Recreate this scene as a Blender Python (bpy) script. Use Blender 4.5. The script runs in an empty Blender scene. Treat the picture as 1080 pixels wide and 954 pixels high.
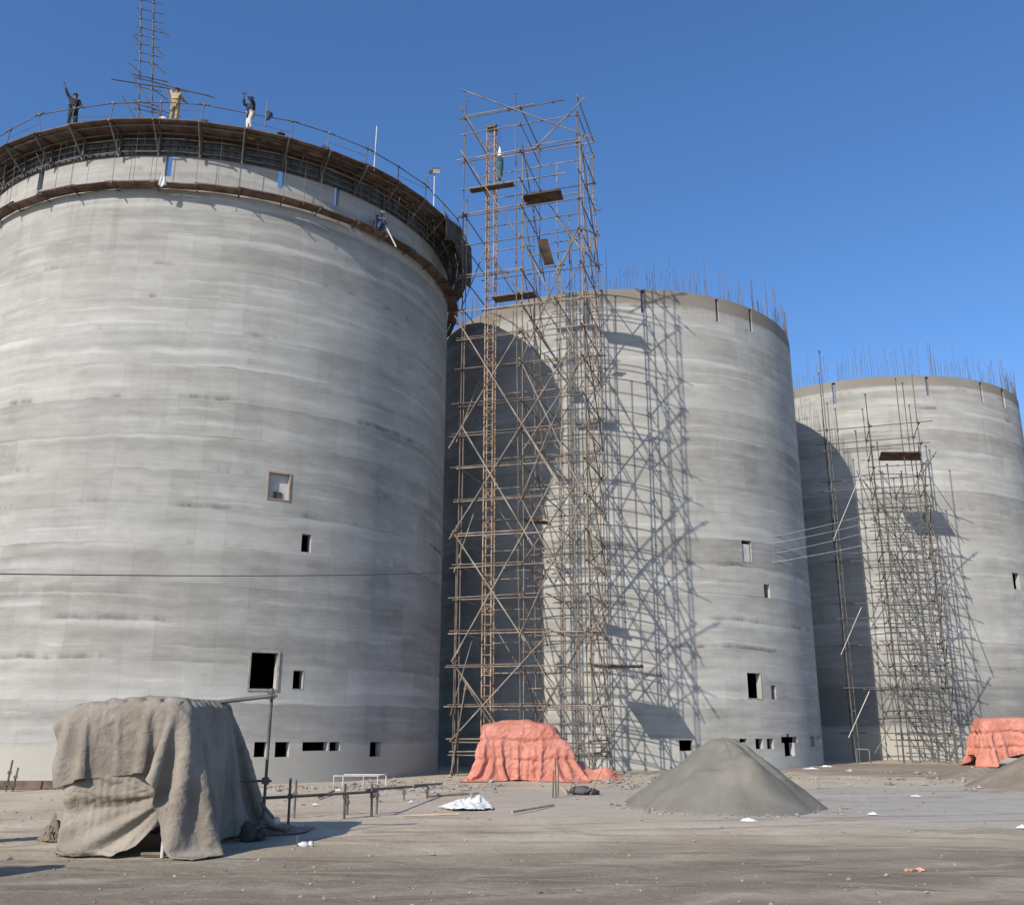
import bpy, bmesh, math, random
import numpy as np
from mathutils import Vector, Matrix, noise as mnoise
random.seed(7); RNG = np.random.default_rng(7)
PI = math.pi; R_ = math.radians
scene = bpy.context.scene
COL = scene.collection

# ------------------------------------------------------------------ camera geometry (measured from the photograph)
F, TH, RO, CZ = 1009.4, 0.2767, 0.0016, 2.4
def ray(px, py):
    x, y = px - 540, 477 - py
    c, s = math.cos(RO), math.sin(RO)
    x, y = c*x - s*y, s*x + c*y
    return Vector((x, math.cos(TH)*F - math.sin(TH)*y, math.sin(TH)*F + math.cos(TH)*y))
def at(px, py, Y):
    r = ray(px, py); return r*(Y/r.y) + Vector((0, 0, CZ))
def on_ground(px, py, z=0.0):
    r = ray(px, py); return r*((z - CZ)/r.z) + Vector((0, 0, CZ))
def on_plane(px, py, p, n):
    r = ray(px, py); o = Vector((0, 0, CZ)); return o + r*((Vector(p) - o).dot(n)/r.dot(n))
def on_cyl(px, py, c, R):
    r = ray(px, py); a = r.x*r.x + r.y*r.y; b = r.x*c[0] + r.y*c[1]; k = c[0]**2 + c[1]**2 - R*R
    t = (b - math.sqrt(max(0, b*b - a*k)))/a
    return r*t + Vector((0, 0, CZ))
def proj(p):
    x, y, z = p[0], p[1], p[2] - CZ
    d = math.cos(TH)*y + math.sin(TH)*z
    return 540 + F*x/d, 477 - F*(-math.sin(TH)*y + math.cos(TH)*z)/d

# ------------------------------------------------------------------ object helpers
def tag(o, label=None, cat=None, group=None, kind=None):
    if label: o['label'] = label
    if cat: o['category'] = cat
    if group: o['group'] = group
    if kind: o['kind'] = kind
    return o
def thing(name, label, cat, loc=(0, 0, 0), group=None):
    o = bpy.data.objects.new(name, None); COL.objects.link(o)
    o.location = loc; o.empty_display_size = 0.3
    return tag(o, label, cat, group)
def wloc(o):
    v = Vector((0, 0, 0))
    while o: v += o.location; o = o.parent
    return v
def basis(d):
    d = d.normalized(); up = Vector((0, 0, 1)) if abs(d.z) < 0.95 else Vector((1, 0, 0))
    a = d.cross(up).normalized(); return a, a.cross(d).normalized()
class MB:
    def __init__(s): s.v = []; s.f = []; s.sm = []
    def add(s, vs, fs, smooth=False):
        b = len(s.v); s.v += [tuple(q) for q in vs]
        s.f += [tuple(i + b for i in q) for q in fs]; s.sm += [smooth]*len(fs); return s
    def tube(s, p0, p1, r, n=7, r2=None):
        p0, p1 = Vector(p0), Vector(p1); r2 = r if r2 is None else r2
        a, b = basis(p1 - p0); vs = []
        for p, q in ((p0, r), (p1, r2)):
            for i in range(n):
                t = 2*PI*i/n; vs.append(p + (a*math.cos(t) + b*math.sin(t))*q)
        s.add(vs, [(i, (i+1) % n, n + (i+1) % n, n + i) for i in range(n)], True)
        s.add(vs[:n], [tuple(range(n))[::-1]]); s.add(vs[n:], [tuple(range(n))]); return s
    def path(s, pts, r, n=6):
        pts = [Vector(p) for p in pts]; vs = []; m = len(pts)
        for k, p in enumerate(pts):
            d = pts[min(k+1, m-1)] - pts[max(k-1, 0)]
            a, b = basis(d)
            for i in range(n):
                t = 2*PI*i/n; vs.append(p + (a*math.cos(t) + b*math.sin(t))*r)
        s.add(vs, [(k*n + i, k*n + (i+1) % n, (k+1)*n + (i+1) % n, (k+1)*n + i) for k in range(m-1) for i in range(n)], True)
        return s
    def box(s, c, size, mat=None):
        c = Vector(c); hx, hy, hz = [q/2 for q in size]
        vs = [Vector((x, y, z)) for z in (-hz, hz) for y in (-hy, hy) for x in (-hx, hx)]
        if mat is not None: vs = [mat @ q for q in vs]
        return s.add([c + q for q in vs], [(0, 2, 3, 1), (4, 5, 7, 6), (0, 1, 5, 4), (2, 6, 7, 3), (0, 4, 6, 2), (1, 3, 7, 5)])
    def hexa(s, lo, hi):   # two quads, 4 points each
        return s.add(list(lo) + list(hi), [(3, 2, 1, 0), (4, 5, 6, 7), (0, 1, 5, 4), (1, 2, 6, 5), (2, 3, 7, 6), (3, 0, 4, 7)])
    def build(s, name, mat, parent=None):
        me = bpy.data.meshes.new(name); o = bpy.data.objects.new(name, me); COL.objects.link(o)
        w = wloc(parent) if parent else Vector((0, 0, 0))
        if parent is None and s.v:
            a = np.array(s.v); w = Vector(((a[:, 0].min() + a[:, 0].max())/2, (a[:, 1].min() + a[:, 1].max())/2, a[:, 2].min())); o.location = w
        me.from_pydata([(q[0]-w.x, q[1]-w.y, q[2]-w.z) for q in s.v], [], s.f)
        me.polygons.foreach_set('use_smooth', s.sm); me.update()
        if mat: me.materials.append(mat)
        if parent: o.parent = parent
        return o

# ------------------------------------------------------------------ materials
class G:
    def __init__(s, name):
        s.mat = bpy.data.materials.new(name); s.mat.use_nodes = True; s.t = s.mat.node_tree
        s.b = s.t.nodes['Principled BSDF']; s.b.inputs['Roughness'].default_value = 0.85
        s.b.inputs['Specular IOR Level'].default_value = 0.25
    def n(s, typ, **kw):
        q = s.t.nodes.new(typ)
        for k, v in kw.items(): setattr(q, k, v)
        return q
    def put(s, sock, v):
        if hasattr(v, 'node'): s.t.links.new(v, sock)
        elif v is not None: sock.default_value = v
    def m(s, op, a, b=None, c=None, clamp=False):
        q = s.n('ShaderNodeMath', operation=op); q.use_clamp = clamp
        for i, v in enumerate((a, b, c)):
            if v is not None: s.put(q.inputs[i], v)
        return q.outputs[0]
    def obj(s): return s.n('ShaderNodeTexCoord').outputs['Object']
    def pos(s): return s.n('ShaderNodeNewGeometry').outputs['Position']
    def sep(s, v):
        q = s.n('ShaderNodeSeparateXYZ'); s.put(q.inputs[0], v); return q.outputs
    def comb(s, x, y, z):
        q = s.n('ShaderNodeCombineXYZ')
        for i, v in enumerate((x, y, z)): s.put(q.inputs[i], v)
        return q.outputs[0]
    def noise(s, vec, scale=1, detail=4, rough=0.55, dist=0):
        q = s.n('ShaderNodeTexNoise'); s.put(q.inputs['Vector'], vec)
        q.inputs['Scale'].default_value = scale; q.inputs['Detail'].default_value = detail
        q.inputs['Roughness'].default_value = rough; q.inputs['Distortion'].default_value = dist
        return q.outputs['Fac']
    def white(s, vec):
        q = s.n('ShaderNodeTexWhiteNoise', noise_dimensions='3D'); s.put(q.inputs['Vector'], vec); return q.outputs['Value']
    def mr(s, v, a, b, c=0, d=1, smooth=True):
        q = s.n('ShaderNodeMapRange'); q.interpolation_type = 'SMOOTHSTEP' if smooth else 'LINEAR'
        s.put(q.inputs[0], v)
        for i, k in enumerate((a, b, c, d)): s.put(q.inputs[i+1], k)
        return q.outputs[0]
    def mix(s, f, a, b, mode='MIX'):
        q = s.n('ShaderNodeMix', data_type='RGBA', blend_type=mode)
        s.put(q.inputs['Factor'], f)
        for k, v in ((6, a), (7, b)):
            if isinstance(v, tuple) and len(v) == 3: v = v + (1,)
            s.put(q.inputs[k], v)
        return q.outputs[2]
    def scale(s, vec, x, y, z):
        q = s.n('ShaderNodeVectorMath', operation='MULTIPLY'); s.put(q.inputs[0], vec); q.inputs[1].default_value = (x, y, z); return q.outputs[0]
    def rnd(s): return s.n('ShaderNodeObjectInfo').outputs['Random']
    def bump(s, h, strength, dist=0.02):
        q = s.n('ShaderNodeBump'); s.put(q.inputs['Height'], h); q.inputs['Strength'].default_value = strength; q.inputs['Distance'].default_value = dist
        s.t.links.new(q.outputs[0], s.b.inputs['Normal'])
    def col(s, c):
        if isinstance(c, tuple): c = c + (1,) if len(c) == 3 else c
        s.put(s.b.inputs['Base Color'], c)

def mat_basic(name, c1, c2, scale=3, rough=0.85, metal=0, bump=0.15, stretch=(1, 1, 1), vary=0.3):
    g = G(name); p = g.scale(g.pos(), *stretch)
    f = g.noise(p, scale, 6, 0.6)
    f = g.mr(f, 0.3, 0.7)
    r = g.rnd()
    c = g.mix(f, c1, c2)
    k = g.m('MULTIPLY_ADD', r, vary, 1 - vary/2)
    c = g.mix(1.0, c, g.comb(k, k, k), 'MULTIPLY')
    g.col(c); g.b.inputs['Roughness'].default_value = rough; g.b.inputs['Metallic'].default_value = metal
    if bump: g.bump(g.noise(p, scale*6, 4), bump)
    return g.mat

def mat_concrete(name, seed, R, lift, cream_z, top_z, dark_z=None, bright=1.0):
    g = G(name); o = g.obj(); x, y, z = g.sep(o)
    u = g.m('MULTIPLY', g.m('ARCTAN2', y, x), R)
    def uv(a, b, off=0.0): return g.comb(g.m('MULTIPLY', u, a), g.m('MULTIPLY', z, b), seed + off)
    w1 = g.m('SUBTRACT', g.noise(uv(0.06, 0.05, 3), 1, 2), 0.5)
    w2 = g.m('SUBTRACT', g.noise(uv(0.7, 0.5, 9), 1, 3), 0.5)
    zz = g.m('ADD', z, g.m('ADD', g.m('MULTIPLY', w1, 0.9), g.m('MULTIPLY', w2, 0.3)))
    L = g.m('DIVIDE', zz, lift); k = g.m('FLOOR', L); f = g.m('FRACT', L)
    rl = g.white(g.comb(k, seed, 1.7))
    rl2 = g.white(g.comb(k, seed, 8.3))
    def uz(a, b, off):
        return g.comb(g.m('MULTIPLY', u, a), g.m('MULTIPLY', zz, b), seed + off)
    bands = g.noise(uz(0.035, 1.15, 0), 1, 5, 0.6)
    fine = g.noise(uz(0.30, 3.0, 5), 1, 6, 0.66)
    patch = g.noise(uv(0.28, 0.45, 7), 1, 6, 0.6)
    pan = g.white(g.comb(g.m('FLOOR', g.m('DIVIDE', u, 1.22)), g.m('FLOOR', g.m('DIVIDE', z, lift)), seed))
    # pale efflorescence lines under some pour joints, ragged along the wall
    e_on = g.mr(g.noise(g.comb(g.m('MULTIPLY', u, 0.07), g.m('MULTIPLY', k, 5.31), seed), 1, 3), 0.46, 0.66)
    eff = g.m('MULTIPLY', g.m('MULTIPLY', g.mr(f, 0.70, 0.95), g.mr(f, 1.0, 0.985)), e_on)
    e2 = g.mr(g.noise(uz(0.05, 0.9, 21), 1, 4, 0.55), 0.57, 0.70)
    eff2 = g.m('MULTIPLY', g.m('MULTIPLY', g.mr(f, 0.30, 0.36), g.mr(f, 0.62, 0.38)), g.mr(g.noise(g.comb(g.m('MULTIPLY', u, 0.11), g.m('MULTIPLY', k, 7.7), seed + 2), 1, 4, 0.6), 0.52, 0.66))
    L3 = g.m('ADD', g.m('MULTIPLY', zz, 2.35/lift), g.m('MULTIPLY', w1, 0.5)); k3 = g.m('FLOOR', L3); f3 = g.m('FRACT', L3)
    eff3 = g.m('MULTIPLY', g.m('MULTIPLY', g.mr(f3, 0.72, 0.93), g.mr(f3, 1.0, 0.97)), g.mr(g.noise(g.comb(g.m('MULTIPLY', u, 0.16), g.m('MULTIPLY', k3, 4.13), seed + 6), 1, 5, 0.62), 0.50, 0.62))
    fade = g.m('SUBTRACT', 1.0, f)
    speck = g.noise(uv(0.9, 1.6, 13), 1, 6, 0.72)
    # runs of water below some joints
    drip = g.m('MULTIPLY', g.mr(g.noise(uv(1.6, 0.10, 17), 1, 4, 0.6), 0.55, 0.70), g.mr(g.noise(uv(0.12, 0.22, 19), 1, 3), 0.45, 0.65))
    # dark damp stains at joints
    s_on = g.mr(g.noise(g.comb(g.m('MULTIPLY', u, 0.22), g.m('MULTIPLY', k, 3.17), seed + 4), 1, 5, 0.7), 0.52, 0.66)
    st = g.m('MULTIPLY', g.m('MULTIPLY', g.mr(f, 0.0, 0.04), g.mr(f, 0.24, 0.05)), s_on)
    st = g.m('MULTIPLY', st, g.mr(rl2, 0.35, 0.55))
    v = g.m('ADD', 0.5, g.m('MULTIPLY', g.m('SUBTRACT', rl, 0.5), 0.30))
    for q, a, c in ((bands, 0.48, 0.5), (fine, 0.62, 0.5), (patch, 0.58, 0.5), (speck, 0.55, 0.5), (pan, 0.13, 0.5), (eff, 0.42, 0), (eff2, 0.28, 0), (eff3, 0.24, 0), (e2, 0.16, 0), (drip, -0.13, 0), (fade, 0.16, 0.5)):
        v = g.m('ADD', v, g.m('MULTIPLY', g.m('SUBTRACT', q, c), a))
    v = g.m('MAXIMUM', g.m('MINIMUM', v, 1.0), 0.0)
    b = bright
    c = g.mix(v, (0.185*b, 0.175*b, 0.155*b), (0.485*b, 0.473*b, 0.438*b))
    cool = g.mr(g.noise(uv(0.09, 0.25, 31), 1, 3), 0.4, 0.65)
    c = g.mix(g.m('MULTIPLY', cool, 0.3), c, g.mix(1.0, c, (0.93, 0.985, 1.02), 'MULTIPLY'))
    c = g.mix(g.m('MULTIPLY', st, 0.75), c, (0.10, 0.095, 0.085))
    blot = g.mr(g.noise(uv(0.5, 0.75, 41), 1, 6, 0.68, 0.3), 0.66, 0.76)
    c = g.mix(g.m('MULTIPLY', blot, 0.35), c, (0.15, 0.14, 0.125))
    # thin joints of the shuttering: vertical and horizontal
    fu = g.m('FRACT', g.m('DIVIDE', g.m('ADD', u, g.m('MULTIPLY', w2, 0.05)), 1.22))
    sv = g.m('LESS_THAN', fu, 0.014)
    sv = g.m('MULTIPLY', sv, g.mr(g.noise(uv(0.4, 0.35, 50), 1, 3), 0.48, 0.62))
    sh = g.m('LESS_THAN', g.m('FRACT', g.m('DIVIDE', g.m('ADD', z, g.m('MULTIPLY', w2, 0.07)), lift)), 0.016)
    sh = g.m('MULTIPLY', sh, g.mr(g.noise(uv(0.15, 0.9, 60), 1, 4), 0.45, 0.62))
    c = g.mix(g.m('MULTIPLY', g.m('MAXIMUM', sv, sh), 0.32), c, (0.12, 0.115, 0.105))
    if cream_z:
        zc = g.m('ADD', z, g.m('MULTIPLY', w2, 0.6))
        cr = g.m('MULTIPLY', g.mr(zc, cream_z + 0.22, cream_z - 0.22), g.mr(patch, 0.1, 0.5, 0.5, 0.85))
        c = g.mix(cr, c, (0.40, 0.375, 0.325))
    if dark_z:
        zc = g.m('ADD', z, g.m('MULTIPLY', w2, 0.35))
        dk = g.m('MULTIPLY', g.mr(zc, dark_z[0] - 0.1, dark_z[0] + 0.1), g.mr(zc, dark_z[1] + 0.3, dark_z[1] - 0.3))
        c = g.mix(g.m('MULTIPLY', dk, g.mr(patch, 0.3, 0.6, 0.3, 0.75)), c, (0.16, 0.16, 0.155))
    if top_z:
        zt = g.m('ADD', z, g.m('MULTIPLY', g.m('ADD', w2, w1), 0.25))
        tp = g.mr(zt, top_z - 0.12, top_z + 0.12)
        c = g.mix(g.m('MULTIPLY', tp, g.mr(patch, 0.2, 0.6, 0.6, 0.95)), c, (0.215*b, 0.19*b, 0.155*b))
    g.col(c)
    h = g.m('ADD', g.m('MULTIPLY', g.noise(o, 9, 6, 0.65), 0.5), g.m('ADD', g.m('MULTIPLY', g.m('MAXIMUM', sv, sh), -0.6), g.m('MULTIPLY', pan, 0.25)))
    g.bump(h, 0.35, 0.03)
    g.b.inputs['Roughness'].default_value = 0.92; g.b.inputs['Diffuse Roughness'].default_value = 0.15
    return g.mat

M = {}
M['pipe'] = mat_basic('weathered_pipe', (0.115, 0.086, 0.067), (0.26, 0.22, 0.178), 1.2, 0.7, 0.0, 0.1, vary=0.8)
M['pipe_dark'] = mat_basic('dark_pipe', (0.085, 0.075, 0.065), (0.16, 0.145, 0.13), 1.5, 0.65, 0.1, 0.1, vary=0.5)
M['pipe_pale'] = mat_basic('galvanised_pipe', (0.40, 0.39, 0.37), (0.55, 0.54, 0.51), 1.5, 0.55, 0.2, 0.05)
M['rust'] = mat_basic('rusty_lattice_steel', (0.22, 0.135, 0.085), (0.40, 0.31, 0.23), 0.9, 0.8, 0.0, 0.15)
M['coupler'] = mat_basic('coupler_steel', (0.07, 0.06, 0.055), (0.13, 0.11, 0.10), 4, 0.6, 0.2)
M['rebar'] = mat_basic('rebar_steel', (0.10, 0.085, 0.08), (0.19, 0.15, 0.13), 2, 0.8)
M['wood'] = mat_basic('brown_planks', (0.08, 0.055, 0.041), (0.185, 0.132, 0.10), 1.6, 0.9, bump=0.25, stretch=(1, 1, 3), vary=0.5)
M['wood_pale'] = mat_basic('weathered_planks', (0.26, 0.20, 0.15), (0.42, 0.34, 0.27), 2.0, 0.9, bump=0.25, vary=0.5)
M['form'] = mat_basic('steel_shutter', (0.055, 0.06, 0.062), (0.13, 0.135, 0.135), 1.8, 0.7, 0.1, 0.15, vary=0.5)
M['net'] = mat_basic('dark_sheet', (0.05, 0.048, 0.045), (0.10, 0.095, 0.09), 3, 0.9)
M['brick'] = mat_basic('broken_brick', (0.38, 0.17, 0.11), (0.52, 0.32, 0.25), 9, 0.95, bump=0.4)
M['stone'] = mat_basic('rubble_stone', (0.20, 0.18, 0.155), (0.40, 0.37, 0.33), 3, 0.95, bump=0.3)
M['paper'] = mat_basic('white_scrap', (0.55, 0.55, 0.54), (0.72, 0.72, 0.71), 6, 0.8, bump=0.1)
M['board'] = mat_basic('pale_board', (0.46, 0.44, 0.40), (0.60, 0.575, 0.53), 3, 0.9)
M['slot_mute'] = mat_basic('sky_muting_board', (0.13, 0.14, 0.21), (0.19, 0.20, 0.28), 3, 0.9)  # muted sky tone for the boards added in the rim slots
M['frame'] = mat_basic('pale_timber_frame', (0.24, 0.225, 0.195), (0.38, 0.36, 0.32), 4, 0.9)
M['cable'] = mat_basic('black_cable', (0.03, 0.03, 0.03), (0.06, 0.06, 0.06), 2, 0.6, bump=0)
M['wire'] = mat_basic('pale_wire', (0.60, 0.60, 0.60), (0.72, 0.72, 0.72), 2, 0.5, bump=0)
M['skin'] = mat_basic('brown_skin', (0.17, 0.095, 0.06), (0.23, 0.13, 0.085), 8, 0.6, bump=0)
M['hair'] = mat_basic('black_hair', (0.012, 0.011, 0.010), (0.03, 0.027, 0.025), 20, 0.7, bump=0)
def cloth_mat(name, c, k=0.75, weave=0.12): return mat_basic(name, tuple(q*k for q in c), c, 5, 0.92, bump=weave)
M['navy'] = cloth_mat('navy_cloth', (0.035, 0.045, 0.075)); M['tan'] = cloth_mat('tan_cloth', (0.40, 0.30, 0.17)); M['offwhite'] = cloth_mat('offwhite_cloth', (0.58, 0.56, 0.52))
M['darkgrey'] = cloth_mat('darkgrey_cloth', (0.05, 0.052, 0.06)); M['blue'] = cloth_mat('blue_cloth', (0.075, 0.12, 0.22)); M['teal'] = cloth_mat('teal_cloth', (0.055, 0.13, 0.155))
M['white_cloth'] = cloth_mat('white_cloth', (0.72, 0.71, 0.68)); M['shoe'] = cloth_mat('black_shoe', (0.03, 0.028, 0.026))

def mat_tarp(name, ca, cb, dust, weave=0.38):
    g = G(name); p = g.pos()
    a = g.mr(g.noise(p, 0.9, 6, 0.6, 0.4), 0.32, 0.68)
    c = g.mix(a, ca, cb)
    d = g.mr(g.noise(p, 2.3, 7, 0.68), 0.50, 0.72)
    c = g.mix(g.m('MULTIPLY', d, 0.5), c, dust)
    st = g.mr(g.noise(g.scale(p, 1, 1, 0.25), 3.5, 5, 0.65), 0.58, 0.75)
    c = g.mix(g.m('MULTIPLY', st, 0.3), c, tuple(q*0.5 for q in ca))
    g.col(c); g.b.inputs['Roughness'].default_value = 0.95
    cr = g.m('ABSOLUTE', g.m('SUBTRACT', g.noise(p, 3.2, 5, 0.55, 0.8), 0.5)); cr2 = g.m('ABSOLUTE', g.m('SUBTRACT', g.noise(p, 8, 4, 0.55, 0.6), 0.5))
    hgt = g.m('ADD', g.m('MULTIPLY', g.mr(cr, 0.0, 0.09), 0.35), g.m('MULTIPLY', g.mr(cr2, 0.0, 0.08), 0.2))
    g.bump(g.m('ADD', hgt, g.m('ADD', g.noise(p, 5, 6, 0.6), g.m('MULTIPLY', g.noise(p, 70, 2), 0.12))), weave, 0.05)
    return g.mat
M['tarp_top'] = mat_tarp('greybrown_canvas', (0.185, 0.158, 0.127), (0.275, 0.24, 0.198), (0.32, 0.283, 0.235))
M['tarp_front'] = mat_tarp('dusty_beige_canvas', (0.215, 0.185, 0.147), (0.315, 0.277, 0.226), (0.33, 0.292, 0.238))
M['orange'] = mat_tarp('orange_tarpaulin', (0.43, 0.155, 0.11), (0.52, 0.215, 0.16), (0.52, 0.31, 0.25), 0.35)
M['orange'].node_tree.nodes['Principled BSDF'].inputs['Roughness'].default_value = 0.6
M['white_plastic'] = mat_tarp('white_plastic_sacking', (0.47, 0.47, 0.465), (0.62, 0.62, 0.61), (0.38, 0.355, 0.32))

def mat_sand(name, c1, c2):
    g = G(name); p = g.pos()
    f = g.mr(g.noise(p, 0.8, 8, 0.62), 0.3, 0.7); c = g.mix(f, c1, c2)
    q = g.mr(g.noise(p, 26, 3), 0.55, 0.75); c = g.mix(g.m('MULTIPLY', q, 0.35), c, tuple(k*0.6 for k in c1))
    r = g.noise(g.scale(p, 1, 1, 0.25), 2.2, 6, 0.6)
    g.col(c); g.b.inputs['Roughness'].default_value = 1
    g.bump(g.m('ADD', g.m('MULTIPLY', r, 1.2), g.m('MULTIPLY', g.noise(p, 22, 5, 0.7), 0.5)), 0.5, 0.06); return g.mat
M['sand'] = mat_sand('grey_sand', (0.15, 0.138, 0.114), (0.205, 0.19, 0.16))
M['dirt_heap'] = mat_sand('brown_earth', (0.17, 0.138, 0.108), (0.25, 0.21, 0.168))

def mat_ground():
    g = G('dry_dirt'); p = g.pos(); x, y, z = g.sep(p)
    wob = g.m('MULTIPLY', g.m('SUBTRACT', g.noise(p, 0.18, 4), 0.5), 5.0)
    def blob(cx, cy, rx, ry, soft=0.35):
        a = g.m('DIVIDE', g.m('ADD', g.m('SUBTRACT', x, cx), wob), rx); b = g.m('DIVIDE', g.m('ADD', g.m('SUBTRACT', y, cy), wob), ry)
        d = g.m('SQRT', g.m('ADD', g.m('MULTIPLY', a, a), g.m('MULTIPLY', b, b)))
        return g.mr(d, 1 + soft, 1 - soft)
    base = g.mix(g.mr(g.noise(p, 0.35, 8, 0.62), 0.32, 0.68), (0.38, 0.315, 0.232), (0.505, 0.435, 0.332))
    # pale, grey dust spread over the right-hand yard, brown earth by the far base
    base = g.mix(g.m('MULTIPLY', blob(15, 34, 16, 8.5), 0.8), base, g.mix(g.noise(p, 0.6, 6), (0.31, 0.295, 0.265), (0.39, 0.375, 0.345)))
    base = g.mix(g.m('MULTIPLY', blob(-1.5, 33, 6.5, 6), 0.55), base, (0.42, 0.35, 0.285))
    base = g.mix(g.m('MULTIPLY', blob(23, 56, 9, 9, 0.2), 0.8), base, (0.21, 0.17, 0.135))
    # wheel tracks: long streaks running roughly across the picture
    t = g.m('ADD', g.m('MULTIPLY', y, 1.0), g.m('MULTIPLY', x, -0.18))
    t = g.m('ADD', t, g.m('MULTIPLY', g.m('SUBTRACT', g.noise(p, 0.5, 4), 0.5), 2.6))
    s = g.comb(g.m('MULTIPLY', x, 0.20), g.m('MULTIPLY', t, 0.62), 3.0)
    st = g.noise(s, 1, 6, 0.64, 0.9)
    base = g.mix(g.m('MULTIPLY', g.mr(st, 0.52, 0.70), 0.5), base, (0.165, 0.128, 0.095))
    base = g.mix(g.m('MULTIPLY', g.mr(st, 0.49, 0.34), 0.5), base, (0.42, 0.365, 0.30))
    fg = g.m('MULTIPLY', g.mr(g.m('ADD', y, g.m('ADD', g.m('MULTIPLY', x, -0.12), g.m('MULTIPLY', wob, 0.7))), 23.5, 17.5), g.mr(g.noise(g.comb(g.m('MULTIPLY', x, 0.2), g.m('MULTIPLY', t, 0.8), 9.0), 1, 5, 0.6), 0.32, 0.58, 0.45, 1.0))
    base = g.mix(g.m('MULTIPLY', fg, 0.85), base, g.mix(st, (0.135, 0.11, 0.08), (0.21, 0.175, 0.13)))
    s2 = g.noise(g.comb(g.m('MULTIPLY', x, 0.7), g.m('MULTIPLY', t, 1.3), 17.0), 1, 8, 0.70, 0.5)
    base = g.mix(g.m('MULTIPLY', g.mr(s2, 0.56, 0.72), 0.4), base, (0.175, 0.14, 0.105))
    base = g.mix(g.m('MULTIPLY', g.mr(s2, 0.47, 0.34), 0.3), base, (0.43, 0.38, 0.315))
    # wheel ruts, in pairs, bending slightly across the yard
    def rut(slope, off, bend, wide):
        q = g.m('ADD', g.m('ADD', y, g.m('MULTIPLY', x, slope)), g.m('ADD', g.m('MULTIPLY', g.m('MULTIPLY', x, x), bend), g.m('MULTIPLY', g.m('SUBTRACT', g.noise(g.comb(g.m('MULTIPLY', x, 0.15), g.m('MULTIPLY', y, 0.15), off), 1, 2), 0.5), 1.2)))
        a = g.m('ABSOLUTE', g.m('SUBTRACT', g.m('ABSOLUTE', g.m('SUBTRACT', q, off)), 0.85))
        return g.mr(a, wide, wide*0.35)
    ru = None
    for sl, of, be, wd in ((-0.10, 19.0, 0.002, 0.30), (-0.22, 16.3, -0.003, 0.28), (0.06, 22.8, 0.004, 0.32), (-0.30, 24.5, 0.003, 0.26), (0.16, 17.6, 0.0, 0.24)):
        r = rut(sl, of, be, wd); ru = r if ru is None else g.m('MAXIMUM', ru, r)
    ru = g.m('MULTIPLY', ru, g.mr(g.noise(p, 0.45, 5, 0.65), 0.36, 0.60))
    base = g.mix(g.m('MULTIPLY', ru, 0.42), base, (0.185, 0.148, 0.112))
    sp = g.mr(g.noise(p, 5.5, 6, 0.72), 0.60, 0.74)
    base = g.mix(g.m('MULTIPLY', sp, 0.45), base, (0.20, 0.17, 0.14))
    pb = g.mr(g.noise(p, 17, 3, 0.6), 0.66, 0.74)
    base = g.mix(g.m('MULTIPLY', pb, 0.4), base, (0.50, 0.46, 0.41))
    g.col(base); g.b.inputs['Roughness'].default_value = 1; g.b.inputs['Specular IOR Level'].default_value = 0.1
    h = g.m('ADD', g.m('SUBTRACT', g.m('ADD', g.m('MULTIPLY', st, 0.6), g.m('MULTIPLY', s2, 0.9)), g.m('MULTIPLY', ru, 0.5)), g.m('ADD', g.m('MULTIPLY', g.noise(p, 3.5, 8, 0.7), 0.7), g.m('MULTIPLY', g.noise(p, 18, 4, 0.7), 0.18)))
    g.bump(h, 0.7, 0.10); return g.mat

# ------------------------------------------------------------------ ground
def spaced(lo, a, b, hi, step):
    mid = list(np.arange(a, b + 1e-6, step)); out = []; d = step; q = a
    while q > lo: d *= 1.35; q -= d; out.append(max(q, lo))
    res = out[::-1] + mid; d = step; q = mid[-1]
    while q < hi: d *= 1.35; q += d; res.append(min(q, hi))
    return res
def gz(x, y):
    w = max(0, min(1, (110 - abs(y - 30))/60))*max(0, min(1, (110 - abs(x))/60))
    n = mnoise.noise(Vector((x*0.12, y*0.16, 0)))*0.055 + mnoise.noise(Vector((x*0.5 + 9, y*0.8, 2)))*0.022
    t = (y - 0.18*x)
    n += 0.016*math.sin(t*3.3 + 1.5*mnoise.noise(Vector((x*0.08, y*0.1, 5))))*max(0, 1 - abs(y - 19)/12)
    return n*w
xs = spaced(-1500, -28, 48, 1500, 0.4); ys = spaced(-1500, 8, 62, 1500, 0.3)
g_ = MB(); g_.add([(x, y, gz(x, y)) for y in ys for x in xs], [(j*len(xs) + i, j*len(xs) + i + 1, (j+1)*len(xs) + i + 1, (j+1)*len(xs) + i) for j in range(len(ys)-1) for i in range(len(xs)-1)], True)
tag(g_.build('ground', mat_ground()), kind='structure')

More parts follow.
